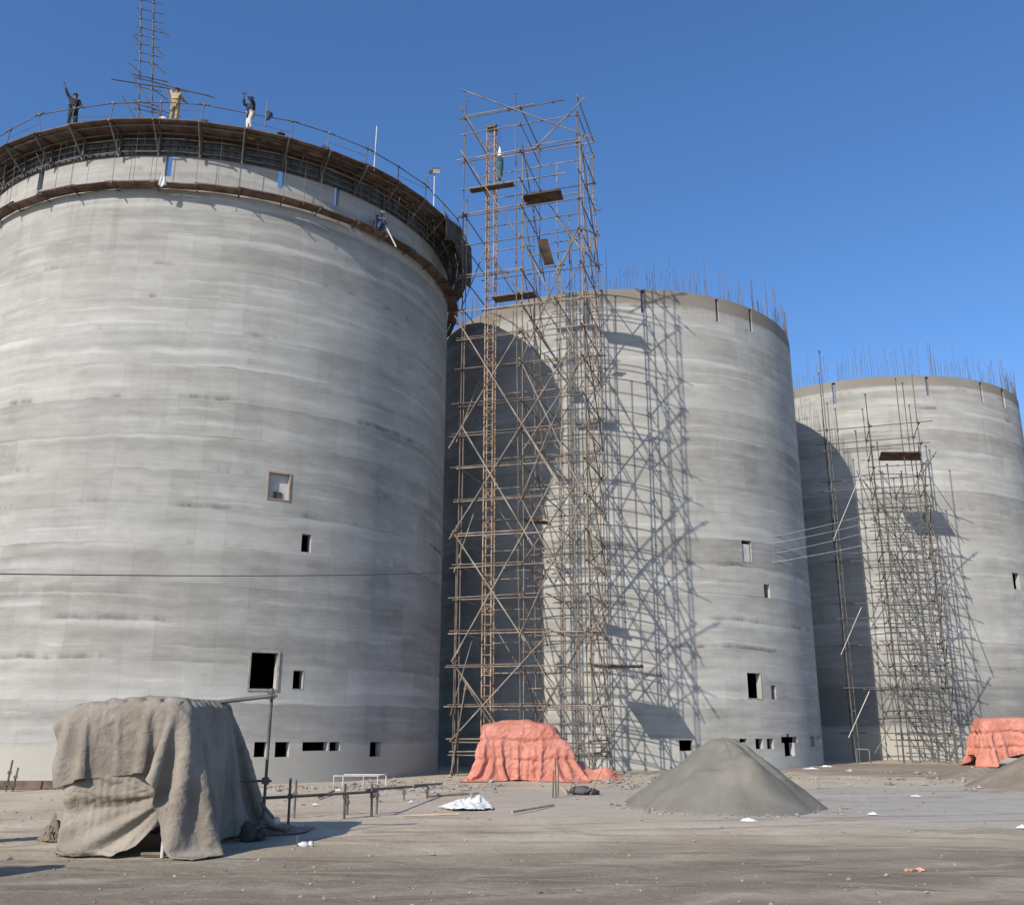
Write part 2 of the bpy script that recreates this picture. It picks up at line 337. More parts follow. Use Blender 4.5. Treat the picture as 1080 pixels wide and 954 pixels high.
# ------------------------------------------------------------------ silos
RAD = 13.158
CEN = [Vector((-17.087, 52.978, 0)), Vector((7.425, 68.156, 0)), Vector((31.583, 83.547, 0))]
TOP = [29.2, 28.7, 28.7]
def op_from_px(i, x0, y0, x1, y1):
    ym = (y0 + y1)/2; a = on_cyl(x0, ym, CEN[i], RAD) - CEN[i]; b = on_cyl(x1, ym, CEN[i], RAD) - CEN[i]
    xm = (x0 + x1)/2; zt = on_cyl(xm, y0, CEN[i], RAD).z; zb = on_cyl(xm, y1, CEN[i], RAD).z
    return [math.atan2(a.y, a.x), math.atan2(b.y, b.x), zb, zt]
def cyl_pt(i, phi, r, z): return Vector((CEN[i].x + r*math.cos(phi), CEN[i].y + r*math.sin(phi), z))
def wall_mesh(i, H, ops):
    th = 0.34
    ph = set(np.linspace(-PI, PI, 241)[:-1].tolist()); zz = set(np.arange(0, H, 0.9).tolist()) | {-0.6, H}
    for o in ops:
        for q in (o[0], o[1]): ph.add(q)
        for q in (o[2], o[3]): zz.add(q)
    ph = sorted(ph); zz = sorted(zz)
    def thin(a, keep):
        out = [a[0]]
        for q in a[1:]:
            if q - out[-1] < 1e-3:
                if q in keep: out[-1] = q
                continue
            out.append(q)
        return out
    ph = thin(ph, {q for o in ops for q in o[:2]}); zz = thin(zz, {q for o in ops for q in o[2:]})
    n, mz = len(ph), len(zz); c = CEN[i]; mb = MB()
    hole = np.zeros((n, mz-1), bool)
    for a in range(n):
        p0 = ph[a]; p1 = ph[(a+1) % n] + (2*PI if a == n-1 else 0); pm = (p0 + p1)/2
        for b in range(mz-1):
            zm = (zz[b] + zz[b+1])/2
            hole[a, b] = any(o[0] < pm < o[1] and o[2] < zm < o[3] for o in ops)
    def grid(r): return [(c.x + r*math.cos(p), c.y + r*math.sin(p), z) for z in zz for p in ph]
    idx = lambda a, b: b*n + a % n
    fo = []; fi = []
    for a in range(n):
        for b in range(mz-1):
            if not hole[a, b]:
                fo.append((idx(a, b), idx(a+1, b), idx(a+1, b+1), idx(a, b+1)))
                fi.append((idx(a, b), idx(a, b+1), idx(a+1, b+1), idx(a+1, b)))
    mb.add(grid(RAD), fo, True); mb.add(grid(RAD - th), fi, True)
    P = lambda a, r, z: (c.x + r*math.cos(ph[a % n]), c.y + r*math.sin(ph[a % n]), z)
    ro, ri = RAD, RAD - th
    for a in range(n):
        for b in range(mz-1):
            if hole[a, b]:
                z0, z1 = zz[b], zz[b+1]
                if not hole[(a-1) % n, b]: mb.add([P(a, ro, z0), P(a, ri, z0), P(a, ri, z1), P(a, ro, z1)], [(0, 1, 2, 3)])
                if not hole[(a+1) % n, b]: mb.add([P(a+1, ro, z0), P(a+1, ro, z1), P(a+1, ri, z1), P(a+1, ri, z0)], [(0, 1, 2, 3)])
                if b > 0 and not hole[a, b-1]: mb.add([P(a, ro, z0), P(a+1, ro, z0), P(a+1, ri, z0), P(a, ri, z0)], [(0, 1, 2, 3)])
                if b < mz-2 and not hole[a, b+1]: mb.add([P(a, ro, z1), P(a, ri, z1), P(a+1, ri, z1), P(a+1, ro, z1)], [(0, 1, 2, 3)])
        if not hole[a, mz-2]:
            mb.add([P(a, ro, H), P(a+1, ro, H), P(a+1, ri, H), P(a, ri, H)], [(0, 1, 2, 3)])
    return mb
def disc(i, z, r, th):
    mb = MB(); n = 96
    lo = [cyl_pt(i, 2*PI*k/n, r, z - th) for k in range(n)]; hi = [cyl_pt(i, 2*PI*k/n, r, z) for k in range(n)]
    return mb.add(lo + hi, [tuple(range(n))[::-1], tuple(range(n, 2*n))] + [(k, (k+1) % n, n + (k+1) % n, n + k) for k in range(n)])

OPS = [
    [(283, 499, 305, 526), (318, 563, 328, 582), (264, 688, 292, 726), (309, 707, 319.5, 726), (247, 782, 255, 790), (268, 782, 281, 798), (290, 782, 305, 798),
     (319, 782, 345.5, 791.5), (347.5, 782, 358.5, 791.5), (390, 782, 402, 797.5), (174.5, 161, 181.5, 186), (40.5, 178, 46, 200), (293.5, 177, 299.5, 199), (353, 194, 358, 217)],
    [(782.5, 570, 792.5, 592), (806, 616, 812, 630), (788.5, 709.5, 802.5, 736), (813.5, 722.5, 818.5, 737), (716.5, 780, 731, 791.5), (780, 778.5, 788, 782.5), (797, 778.5, 805, 789.5), (809, 778.5, 816, 789.5),
     (824, 776.5, 841, 783), (827.5, 783, 838, 797), (829.5, 773.5, 833, 776.5), (855, 776, 859.5, 787),
     (675, 300, 680.5, 330), (754, 305, 758.2, 339), (789.5, 320, 793, 349)],
    [(1068.5, 604, 1075.5, 621), (877, 396, 882, 426), (975.5, 390, 980, 417), (1033, 396, 1036.5, 423), (1055.5, 400, 1059, 429)]]
silo_labels = ['large grey concrete silo nearest the camera, ringed at its top by a work platform',
               'grey concrete silo standing between the two others, behind the tall scaffold tower',
               'farthest grey concrete silo at the right, behind the dark scaffold']
mats = [mat_concrete('streaked_concrete_near', 11.0, RAD, 1.62, 1.55, None),
        mat_concrete('streaked_concrete_middle', 37.0, RAD, 1.62, None, 27.75),
        mat_concrete('streaked_concrete_far', 73.0, RAD, 1.62, 1.9, 27.9, (2.3, 5.2))]
silos = []
for i in range(3):
    t = thing('concrete_silo', silo_labels[i], 'silo', CEN[i], 'row of three silos'); silos.append(t)
    ops = []
    for k, q in enumerate(OPS[i]):
        o = op_from_px(i, *q)
        if i > 0 and q[1] < 430:
            o[3] = TOP[i] - 0.10; w_ = (o[1] - o[0])*0.12; o[0] += w_; o[1] -= w_
        ops.append(o)
    if i > 0:
        for o in ops:
            if o[3] > TOP[i]: o[3] = TOP[i]
    if i == 1:   # the broken doorway is one ragged hole: keep its three pieces flush
        zt = ops[8][2]; ops[9][3] = zt; ops[10][2] = ops[8][3]
    if i == 0:
        zb, zt = ops[5][2], ops[5][3]
    wall_mesh(i, TOP[i], ops).build('wall', mats[i], t)
    disc(i, 25.6, RAD - 0.34, 0.25).build('light_block_slab', M['stone'], t)  # unseen disc added to block daylight, so the wall openings stay dark
    disc(i, 0.12, RAD - 0.34, 0.2).build('floor_slab', M['stone'], t)
    # surrounds of the larger openings
    def surround(o, w, mat, proud=0.035):
        mb = MB(); pm = (o[0] + o[1])/2
        rt = Vector((-math.sin(pm), math.cos(pm), 0)); nn = Vector((math.cos(pm), math.sin(pm), 0)); c = cyl_pt(i, pm, RAD, (o[2] + o[3])/2)
        hw = (o[1] - o[0])*RAD/2; hh = (o[3] - o[2])/2
        m3 = Matrix((rt, nn, Vector((0, 0, 1)))).transposed()
        for sx in (-1, 1): mb.box(c + rt*sx*(hw + w/2 + 0.003) + nn*(proud/2 - 0.05), (w, 0.1 + proud, 2*hh + 2*w), m3)
        for sz in (-1, 1): mb.box(c + Vector((0, 0, sz*(hh + w/2 + 0.003))) + nn*(proud/2 - 0.05), (2*hw, 0.1 + proud, w), m3)
        return mb.build('window_frame', mat, t), c, rt, nn, m3, hw, hh
    if i == 0:
        surround(ops[2], 0.085, M['frame'])
        fr, c, rt, nn, m3, hw, hh = surround(ops[0], 0.06, M['rust'], 0.03)
        mb = MB(); mb.box(c - nn*0.22, (2*hw - 0.01, 0.03, 2*hh - 0.01), m3); mb.build('boarding', M['board'], fr)
        mb = MB(); mb.box(c - nn*0.17 + rt*(hw*0.05) - Vector((0, 0, hh*0.66)), (hw*0.8, 0.02, hh*0.5), m3); mb.build('dark_patch', M['net'], fr)  # dark panel stands in for the shade of a hole in the boarding
        surround(ops[3], 0.03, M['frame'], 0.008)
    if i == 1:
        fr, c, rt, nn, m3, hw, hh = surround(ops[0], 0.03, M['frame'], 0.01)
        mb = MB(); mb.box(c - nn*0.10 - Vector((0, 0, hh*0.15)) - rt*hw*0.1, (2*hw*0.86, 0.03, 2*hh*0.84), m3); mb.build('boarding', M['board'], fr)
        surround(ops[2], 0.05, M['frame'], 0.012)
    if i > 0:      # boards added inside the rim slots to mute the sky seen through
        for q, o in zip(OPS[i], ops):
            if q[1] < 430:
                pm = (o[0] + o[1])/2; c = cyl_pt(i, pm, RAD - 0.2, (o[2] + o[3])/2); rt = Vector((-math.sin(pm), math.cos(pm), 0)); nn = Vector((math.cos(pm), math.sin(pm), 0))
                mb = MB(); mb.box(c, ((o[1] - o[0])*RAD*.97, .05, o[3] - o[2] - .02), Matrix((rt, nn, Vector((0, 0, 1)))).transposed()); mb.build('slot_mute_board', M['slot_mute'], t)
    # starter bars standing out of the rim: a hundred of the nearest as parts, the rest as one part
    if i > 0:
        rest = MB(); n = 400; toward = math.atan2(-CEN[i].y, -CEN[i].x); cnt = 0
        order = sorted(range(n), key=lambda k: abs((2*PI*k/n - toward + PI) % (2*PI) - PI))
        for q, k in enumerate(order):
            ph = 2*PI*(k + random.uniform(-.3, .3))/n
            if any(o[0] - 0.01 < (ph + PI) % (2*PI) - PI < o[1] + 0.01 and o[3] >= TOP[i] - .2 for o in ops): ph += 0.04
            h = random.choice((0.9, 1.2, 1.4, 1.5, 1.7, 2.0, 2.3)) + random.uniform(-.15, .15)
            if random.random() < 0.06: h = 2.9
            p0 = cyl_pt(i, ph, RAD - random.choice((0.09, 0.25)), TOP[i] - 0.05)
            p1 = p0 + Vector((random.uniform(-.07, .07), random.uniform(-.07, .07), h))
            if q < 100: mb = MB(); mb.tube(p0, p1, 0.015, 5); mb.build('rebar', M['rebar'], t)
            else: rest.tube(p0, p1, 0.015, 4)
        r = rest.build('rebar_cluster', M['rebar'], t); r['kind'] = 'stuff'

# ------------------------------------------------------------------ work platform, shutters and hanging walkway on the near silo
def ring_ang(px, py, r, z, i=0):
    """angle on the near half of a ring (radius r, height z) that the given picture column meets"""
    c = CEN[i]; toward = math.atan2(-c.y, -c.x); best = None
    for k in range(-900, 901):
        a = toward + k*0.0017; d = abs(proj(cyl_pt(i, a, r, z))[0] - px)
        if best is None or d < best[0]: best = (d, a)
    return best[1]
NB = 44; A0 = 0.03
ang = [A0 + 2*PI*k/NB for k in range(NB)]
def seg_box(mb, i, a0, a1, r0, r1, z0, z1, dr=0.0, tilt=0.0):
    lo = [cyl_pt(i, a0, r0, z0), cyl_pt(i, a0, r1 + dr, z0 + tilt), cyl_pt(i, a1, r1 + dr, z0 + tilt), cyl_pt(i, a1, r0, z0)]
    hi = [p + Vector((0, 0, z1 - z0)) for p in lo]
    return mb.hexa(lo, hi)
plat = thing('work_platform', 'ring of brown planks on brackets with pipe railing, around the near silo top', 'platform', CEN[0] + Vector((0, 0, 28)))
DZ = 29.36
for k in range(NB):
    a, b = ang[k], ang[k] + 2*PI/NB
    mb = MB(); rr = RAD - 0.25
    edges = [rr, rr + 0.42, rr + 0.84, rr + 1.24, RAD + 1.38]
    for q in range(4):
        dz = random.uniform(0, 0.025) + (0.02 if k % 2 else 0); ov = random.uniform(0.0, 0.012)
        seg_box(mb, 0, a - ov, b + ov, edges[q] + 0.012, edges[q+1] - 0.012 + (random.uniform(-.05, .08) if q == 3 else 0), DZ + dz, DZ + dz + 0.045, 0, random.uniform(-.01, .02))
    mb.build('deck', M['wood'], plat)
    mb = MB(); u = lambda r, z: cyl_pt(0, a, r, z)
    mb.tube(u(RAD + 0.12, DZ - 0.06), u(RAD + 1.45, DZ - 0.05), 0.05, 6); mb.tube(u(RAD + 0.2, 28.25), u(RAD + 1.30, DZ - 0.1), 0.045, 6)
    mb.tube(u(RAD + 0.24, 28.15), u(RAD + 0.24, DZ - 0.02), 0.05, 6); mb.build('bracket', M['pipe_dark'], plat)
rt_pts = []
for k in range(NB):
    a = ang[k] + random.uniform(-.02, .02); h = random.uniform(1.0, 1.25)
    if random.random() < 0.2: h += random.uniform(0.2, 0.9)
    r0 = RAD + 1.2; p0 = cyl_pt(0, a, r0, DZ - 0.1); p1 = cyl_pt(0, a + random.uniform(-.012, .012), r0 + random.uniform(-.1, .15), DZ + h)
    mb = MB(); mb.tube(p0, p1, 0.024, 6); rp = p0.lerp(p1, min(1, random.uniform(0.95, 1.1)/h)); mb.box(rp, (0.1, 0.1, 0.1)); mb.build('railing_post', M['pipe_dark'], plat)
    rt_pts.append((rp, p0.lerp(p1, 0.5)))
for k in range(NB):
    p, q = rt_pts[k], rt_pts[(k+1) % NB]; d = (q[0] - p[0]).normalized()
    mb = MB(); mb.tube(p[0] - d*random.uniform(0.1, .4), q[0] + d*random.uniform(.1, .4), 0.026, 6); mb.build('rail', M['pipe_dark'], plat)
    if k % 2: 
        mb = MB(); mb.tube(p[1], q[1] + Vector((0, 0, random.uniform(-.2, .2))), 0.012, 5); mb.build('guard_wire', M['pipe_dark'], plat)

for k in range(NB):
    a, b = ang[k], ang[k] + 2*PI/NB
    mb = MB(); c2 = a + (b - a)*random.uniform(.3, .7)
    mb.tube(cyl_pt(0, a, RAD + .45, DZ - .12), cyl_pt(0, b, RAD + .45, DZ - .12), .04, 6); mb.tube(cyl_pt(0, a, RAD + 1.05, DZ - .09), cyl_pt(0, b, RAD + 1.05, DZ - .09), .035, 6)
    mb.build('runner', M['pipe_dark'], plat)
    if k % 3 != 1:
        mb = MB(); L_ = random.uniform(.5, 1.3); mb.tube(cyl_pt(0, c2, RAD + random.uniform(.25, .9), DZ), cyl_pt(0, c2 + random.uniform(-.02, .02), RAD + random.uniform(.25, .5), DZ - L_), .025, 5); mb.build('dropper', M['pipe_dark'], plat)
form = thing('steel_shutter_ring', 'dark steel shutter ring clamped to the wall below the platform of the near silo', 'formwork', CEN[0] + Vector((0, 0, 28)))
for k in range(NB):
    a, b = ang[k], ang[k] + 2*PI/NB; mb = MB(); n = 4
    for q in range(n):
        seg_box(mb, 0, a + (b-a)*q/n + (0.001 if q == 0 else 0), a + (b-a)*(q+1)/n - (0.001 if q == n-1 else 0), RAD + 0.012, RAD + 0.075, 28.3 + (0.012 if k % 2 else 0), 29.27)
    for q in range(5):
        aa = a + (b-a)*(q + .1)/5
        mb.tube(cyl_pt(0, aa, RAD + 0.105, 28.32), cyl_pt(0, aa, RAD + 0.105, 29.25), 0.03, 4)
    mb.build('shutter_panel', M['form'], form)
for z, r in ((28.42, 0.035), (28.76, 0.03), (29.1, 0.04)):
    mb = MB(); mb.path([cyl_pt(0, 2*PI*k/132, RAD + 0.18, z + 0.02*math.sin(k*1.7)) for k in range(133)], r, 6); mb.build('waler', M['pipe'] if z > 29 else M['pipe_dark'], form)

walk = thing('hanging_walkway', 'narrow plank walkway hung on thin rods from the platform of the near silo', 'walkway', CEN[0] + Vector((0, 0, 26.4)))
for k in range(NB):
    a, b = ang[k], ang[k] + 2*PI/NB
    mb = MB(); ov = random.uniform(0.004, 0.02); z = 26.52 + random.uniform(-.03, .03)
    for q in range(2):
        seg_box(mb, 0, a - ov, b + ov, RAD + 0.09 + q*0.29, RAD + 0.36 + q*0.29 + random.uniform(-.02, .05), z + random.uniform(0, .03), z + 0.05 + random.uniform(0.0, .03), 0, random.uniform(-.03, .06))
    mb.build('plank', M['wood'], walk)
    mb = MB(); a += random.uniform(-.01, .01); mb.tube(cyl_pt(0, a, RAD + 0.01, 26.44), cyl_pt(0, a, RAD + 0.80, 26.42), 0.035, 6); mb.build('support', M['pipe_dark'], walk)
    mb = MB(); mb.tube(cyl_pt(0, a, RAD + 0.68, 26.4), cyl_pt(0, a, RAD + 0.72, DZ - 0.02), 0.012, 5); mb.build('hanger_rod', M['rebar'], walk)
    if k % 2 == 0:
        c2 = a + 2*PI/NB*.5; mb = MB(); mb.tube(cyl_pt(0, c2, RAD + 0.68, 26.4), cyl_pt(0, c2, RAD + 0.70, DZ - 0.02), 0.010, 5); mb.build('hanger_rod', M['rebar'], walk)

# small things on the platform and the walkway
def rim_pt(px, r, z): return cyl_pt(0, ring_ang(px, 0, r, z), r, z)
UPZ = Vector((0, 0, 1))
# lattice mast of scaffold pipes behind the rim
p0 = rim_pt(152, RAD - 1.6, 29.4); mast = thing('scaffold_mast', 'slim scaffold mast of four pipes rising above the near silo roof', 'scaffold', (p0.x, p0.y, 25.6))
e1 = Vector((0.93, 0.36, 0)); e2 = Vector((-0.36, 0.93, 0)); hw = 0.30; MT = 39.8; LN = lambda z: -e1*(z - 29.4)*.085
cor = [p0 + e1*sx*hw + e2*sy*0.35 for sx in (-1, 1) for sy in (-1, 1)]
for c in cor:
    mb = MB(); a_ = LN(25.62); b_ = LN(MT); mb.tube((c.x + a_.x, c.y + a_.y, 25.62), (c.x + b_.x, c.y + b_.y, MT + random.uniform(-.6, .4)), 0.03, 6); mb.build('pole', M['rebar'], mast)
for z in (31.0, 32.1, 33.4, 34.9, 35.9, 36.9, 38.0, 39.1):
    for s in (-1, 1):
        q = p0 + e2*s*0.35 + LN(z); mb = MB(); l, r = random.uniform(.15, .3), random.uniform(.15, .55)
        mb.tube((q.x - e1.x*(hw+l), q.y - e1.y*(hw+l), z), (q.x + e1.x*(hw+r), q.y + e1.y*(hw+r), z + random.uniform(-.05, .05)), 0.02, 6)
        for x in (-hw, hw): mb.box(Vector((q.x, q.y, z)) + e1*x, (0.1, 0.1, 0.1))
        mb.build('ledger', M['pipe_dark'], mast)
        q = p0 + e1*s*hw + LN(z); mb = MB(); mb.tube((q.x - e2.x*.9, q.y - e2.y*.9, z + .07), (q.x + e2.x*.6, q.y + e2.y*.6, z + .07), 0.02, 6); mb.build('transom', M['pipe_dark'], mast)
for a, b, z, zz in ((-1.9, 1.7, 32.95, 33.2), (-1.0, 0.7, 33.5, 33.5), (-1.05, .1, 33.5, 31.9), (.5, 1.45, 33.4, 31.5), (-1.3, -.3, 32.1, 30.6), (-.9, .2, 32.2, 30.4), (-.9, 1.5, 31.9, 31.7), (.1, 3.0, 33.3, 33.2), (.3, .8, 32.0, 30.6)):
    mb = MB(); mb.tube(p0 + e1*a + Vector((0, 0, z - p0.z)) - e2*.45, p0 + e1*b + Vector((0, 0, zz - p0.z)) - e2*.45, 0.032, 6); mb.build('brace', M['pipe_dark'], mast)

for z, a, b in ((31.6, .3, .9), (32.7, .3, 1.05), (34.2, .28, .95), (35.2, .3, .85), (36.4, .3, 1.1), (33.9, -.9, -.2), (35.6, -.7, -.25)):
    q = p0 + LN(z) + Vector((0, 0, z - p0.z)) - e2*.4; mb = MB(); mb.tube(q + e1*a + UPZ*.25, q + e1*b - UPZ*.2, .028, 6); mb.build('brace', M['pipe_dark'], mast)
def bucket(name, label, p, r, h, mat, cat='bucket'):
    t = thing(name, label, cat, p); mb = MB(); n = 18
    vs = []; prof = [(r*.8, 0), (r, h), (r*.93, h), (r*.75, 0.03)]
    for q, z in prof:
        vs += [(p.x + q*math.cos(2*PI*k/n), p.y + q*math.sin(2*PI*k/n), p.z + z) for k in range(n)]
    mb.add(vs, [(j*n + k, j*n + (k+1) % n, (j+1)*n + (k+1) % n, (j+1)*n + k) for j in range(3) for k in range(n)], True)
    mb.add(vs[:n], [tuple(range(n))[::-1]]); mb.add(vs[3*n:], [tuple(range(n))]); mb.build('pail', mat, t)
    mb = MB(); mb.path([p + Vector((r*math.cos(a), 0, h + r*1.1*math.sin(a))) for a in np.linspace(0, PI, 10)], 0.012, 5); mb.build('handle', M['pipe_dark'], t)
    return t
bucket('bucket', 'pale bucket on the platform edge, beside the worker in tan clothes', rim_pt(171, RAD + .75, DZ + .075), 0.2, 0.36, M['white_plastic'])
bucket('bucket', 'dark bucket on the platform edge, just right of the worker in tan clothes', rim_pt(215, RAD + .75, DZ + .075), 0.19, 0.34, M['darkgrey'])
bucket('bucket', 'dark bucket on the platform edge, just right of the waving worker in dark clothes', rim_pt(88, RAD + .75, DZ + .075), 0.19, 0.32, M['net'])
bucket('bucket', 'dark bucket on the platform edge, nearest to the worker in white trousers', rim_pt(295, RAD + .75, DZ + .075), 0.2, 0.4, M['darkgrey'])
bucket('bucket', 'dark bucket on the platform edge, halfway between the white-trousered worker and the floodlight', rim_pt(342, RAD + .75, DZ + .075), 0.2, 0.36, M['navy'])
bucket('bucket', 'dark blue bucket on the platform edge, last one before the floodlight', rim_pt(384, RAD + .75, DZ + .075), 0.2, 0.36, M['navy'])

# dark cap-like bag on the railing
def blobs(mb, parts, n=14, m=10, amp=0.0, seed=0):
    for c, rx, ry, rz in parts:
        vs = []; c = Vector(c)
        for j in range(m + 1):
            th = PI*j/m
            for k in range(n):
                a = 2*PI*k/n; d = Vector((math.sin(th)*math.cos(a), math.sin(th)*math.sin(a), math.cos(th)))
                f = 1 + amp*(abs(mnoise.noise(d*2.2 + Vector((seed, c.x, c.z)))) * 2 - .4 + 0.5*mnoise.noise(d*5 + Vector((c.y, seed, 1))))
                vs.append(c + Vector((d.x*rx, d.y*ry, d.z*rz))*f)
        mb.add(vs, [(j*n + k, (j+1)*n + k, (j+1)*n + (k+1) % n, j*n + (k+1) % n) for j in range(m) for k in range(n)], True)
    return mb
pq = rim_pt(278, RAD + 1.22, 29.5); t = thing('tied_cloth', 'dark blue cloth tied to an upright pole on the railing, right of the white-trousered worker', 'cloth', pq)
mb = MB(); mb.tube(pq, pq + Vector((.03, 0, 1.75)), .024, 6); mb.build('pole', M['pipe'], t)
def _sheet(nu, nv, fn):
    mb = MB(); vs = [fn(u/(nu-1), v/(nv-1)) for v in range(nv) for u in range(nu)]
    return mb.add(vs, [(j*nu + k, j*nu + k + 1, (j+1)*nu + k + 1, (j+1)*nu + k) for j in range(nv-1) for k in range(nu-1)], True)
o_ = _sheet(14, 12, lambda u, v: pq + Vector((.04 + .36*u*(1 - .45*abs(v - .4)), -.03 + .07*math.sin(u*8 + v*4)*u, 1.12 - .58*v - .16*u*(1 - v) + .10*u*v))).build('cloth', M['navy'], t)
m_ = o_.modifiers.new('thickness', 'SOLIDIFY'); m_.thickness = .02
# floodlight on a thin post
p = rim_pt(457, RAD + 1.25, DZ + .08); t = thing('floodlight', 'small floodlight on a thin pale post at the right of the platform', 'lamp', p)
mb = MB(); mb.tube(p, p + Vector((0, 0, 2.05)), .035, 6); mb.build('post', M['pipe_pale'], t)
mb = MB(); q = p + Vector((0, 0, 2.1)); rot = Matrix.Rotation(R_(25), 3, 'X') @ Matrix.Rotation(R_(12), 3, 'Z')
mb.box(q + Vector((.08, -.08, .05)), (.44, .2, .30), rot); mb.box(q + Vector((-.22, 0, .02)), (.16, .14, .18), rot)
h = mb.build('lamp_head', M['form'], t); mb = MB(); mb.box(q + rot @ Vector((.08, -.2, .05)), (.38, .02, .24), rot); mb.build('glass', M['pipe_pale'], h)
p = rim_pt(394, RAD + 1.3, DZ - .1); mb = MB(); mb.tube(p, p + Vector((.05, 0, 2.6)), .035, 6)
tag(mb.build('spare_pole', M['pipe_pale']), 'pale upright pole taller than the platform railing, left of the floodlight', 'pole')

# cloths
def sheet(nu, nv, fn): 
    mb = MB(); vs = [fn(u/(nu-1), v/(nv-1)) for v in range(nv) for u in range(nu)]
    return mb.add(vs, [(j*nu + k, j*nu + k + 1, (j+1)*nu + k + 1, (j+1)*nu + k) for j in range(nv-1) for k in range(nu-1)], True)
def thick(o, d):
    m = o.modifiers.new('cloth thickness', 'SOLIDIFY'); m.thickness = d; m.offset = 0; return o
a_r = ring_ang(171, 0, RAD + .75, 26.5)
def rag(u, v):
    b = a_r + (u - .5)*(0.004 + 0.022*v); r = RAD + .74 + .04*math.sin(u*9 + v*2) - .02*v
    return cyl_pt(0, b, r, 26.95 - v*(.75 - .25*abs(u - .4)))
tag(thick(sheet(12, 10, rag).build('hanging_rag', M['white_cloth']), .02), 'white rag hanging over the walkway under the blue slot', 'rag')
a_c = ring_ang(487, 0, RAD + 1.5, 28.5)
c_ = CEN[0]
def dsheet(u, v):
    b = a_c + .16 - u*.34; r = RAD + 1.5 + .10*math.sin(u*13 + 3*v) + .12*v*(u - .3)
    return cyl_pt(0, b, r, 29.5 - v*(1.9 + .5*math.sin(u*5 + 1)) - .05*u)
tag(thick(sheet(30, 14, dsheet).build('dark_sheeting', M['net']), .02), 'dark sheeting hung from the right end of the platform', 'sheet')
p = rim_pt(408, RAD + .72, 26.5); q = p + Vector((.5, -.1, -.75)); mb = MB(); mb.tube(p + Vector((-.3, 0, .9)), q, .045, 6)
tag(mb.build('leaning_pole', M['pipe_pale']), 'pale pole slanting down past the walkway beside the crouching worker', 'pole')

# ------------------------------------------------------------------ people
def skin_obj(name, joints, edges, mat, parent, sub=2, extra=None):
    me = bpy.data.meshes.new(name); keys = list(joints); ix = {k: i for i, k in enumerate(keys)}
    w = wloc(parent) if parent else Vector((0, 0, 0))
    me.from_pydata([tuple(Vector(joints[k][0]) - w) for k in keys], [(ix[a], ix[b]) for a, b in edges], [])
    o = bpy.data.objects.new(name, me); COL.objects.link(o)
    o.modifiers.new('skin', 'SKIN'); s = o.modifiers.new('sub', 'SUBSURF'); s.levels = s.render_levels = sub
    for i, k in enumerate(keys):
        r = joints[k][1]; sv = me.skin_vertices[0].data[i]; sv.radius = (r, r) if not isinstance(r, tuple) else r; sv.use_root = (i == 0)
    dg = bpy.context.evaluated_depsgraph_get(); dg.update()
    m2 = bpy.data.meshes.new_from_object(o.evaluated_get(dg)); o.modifiers.clear(); o.data = m2; bpy.data.meshes.remove(me); m2.name = name
    if extra:
        bm = bmesh.new(); bm.from_mesh(m2)
        em = bpy.data.meshes.new('x'); em.from_pydata([tuple(Vector(q) - w) for q in extra.v], [], extra.f); bm.from_mesh(em); bm.to_mesh(m2); bm.free(); bpy.data.meshes.remove(em)
    m2.materials.clear(); m2.materials.append(mat)
    m2.polygons.foreach_set('use_smooth', [True]*len(m2.polygons))
    if parent: o.parent = parent
    return o
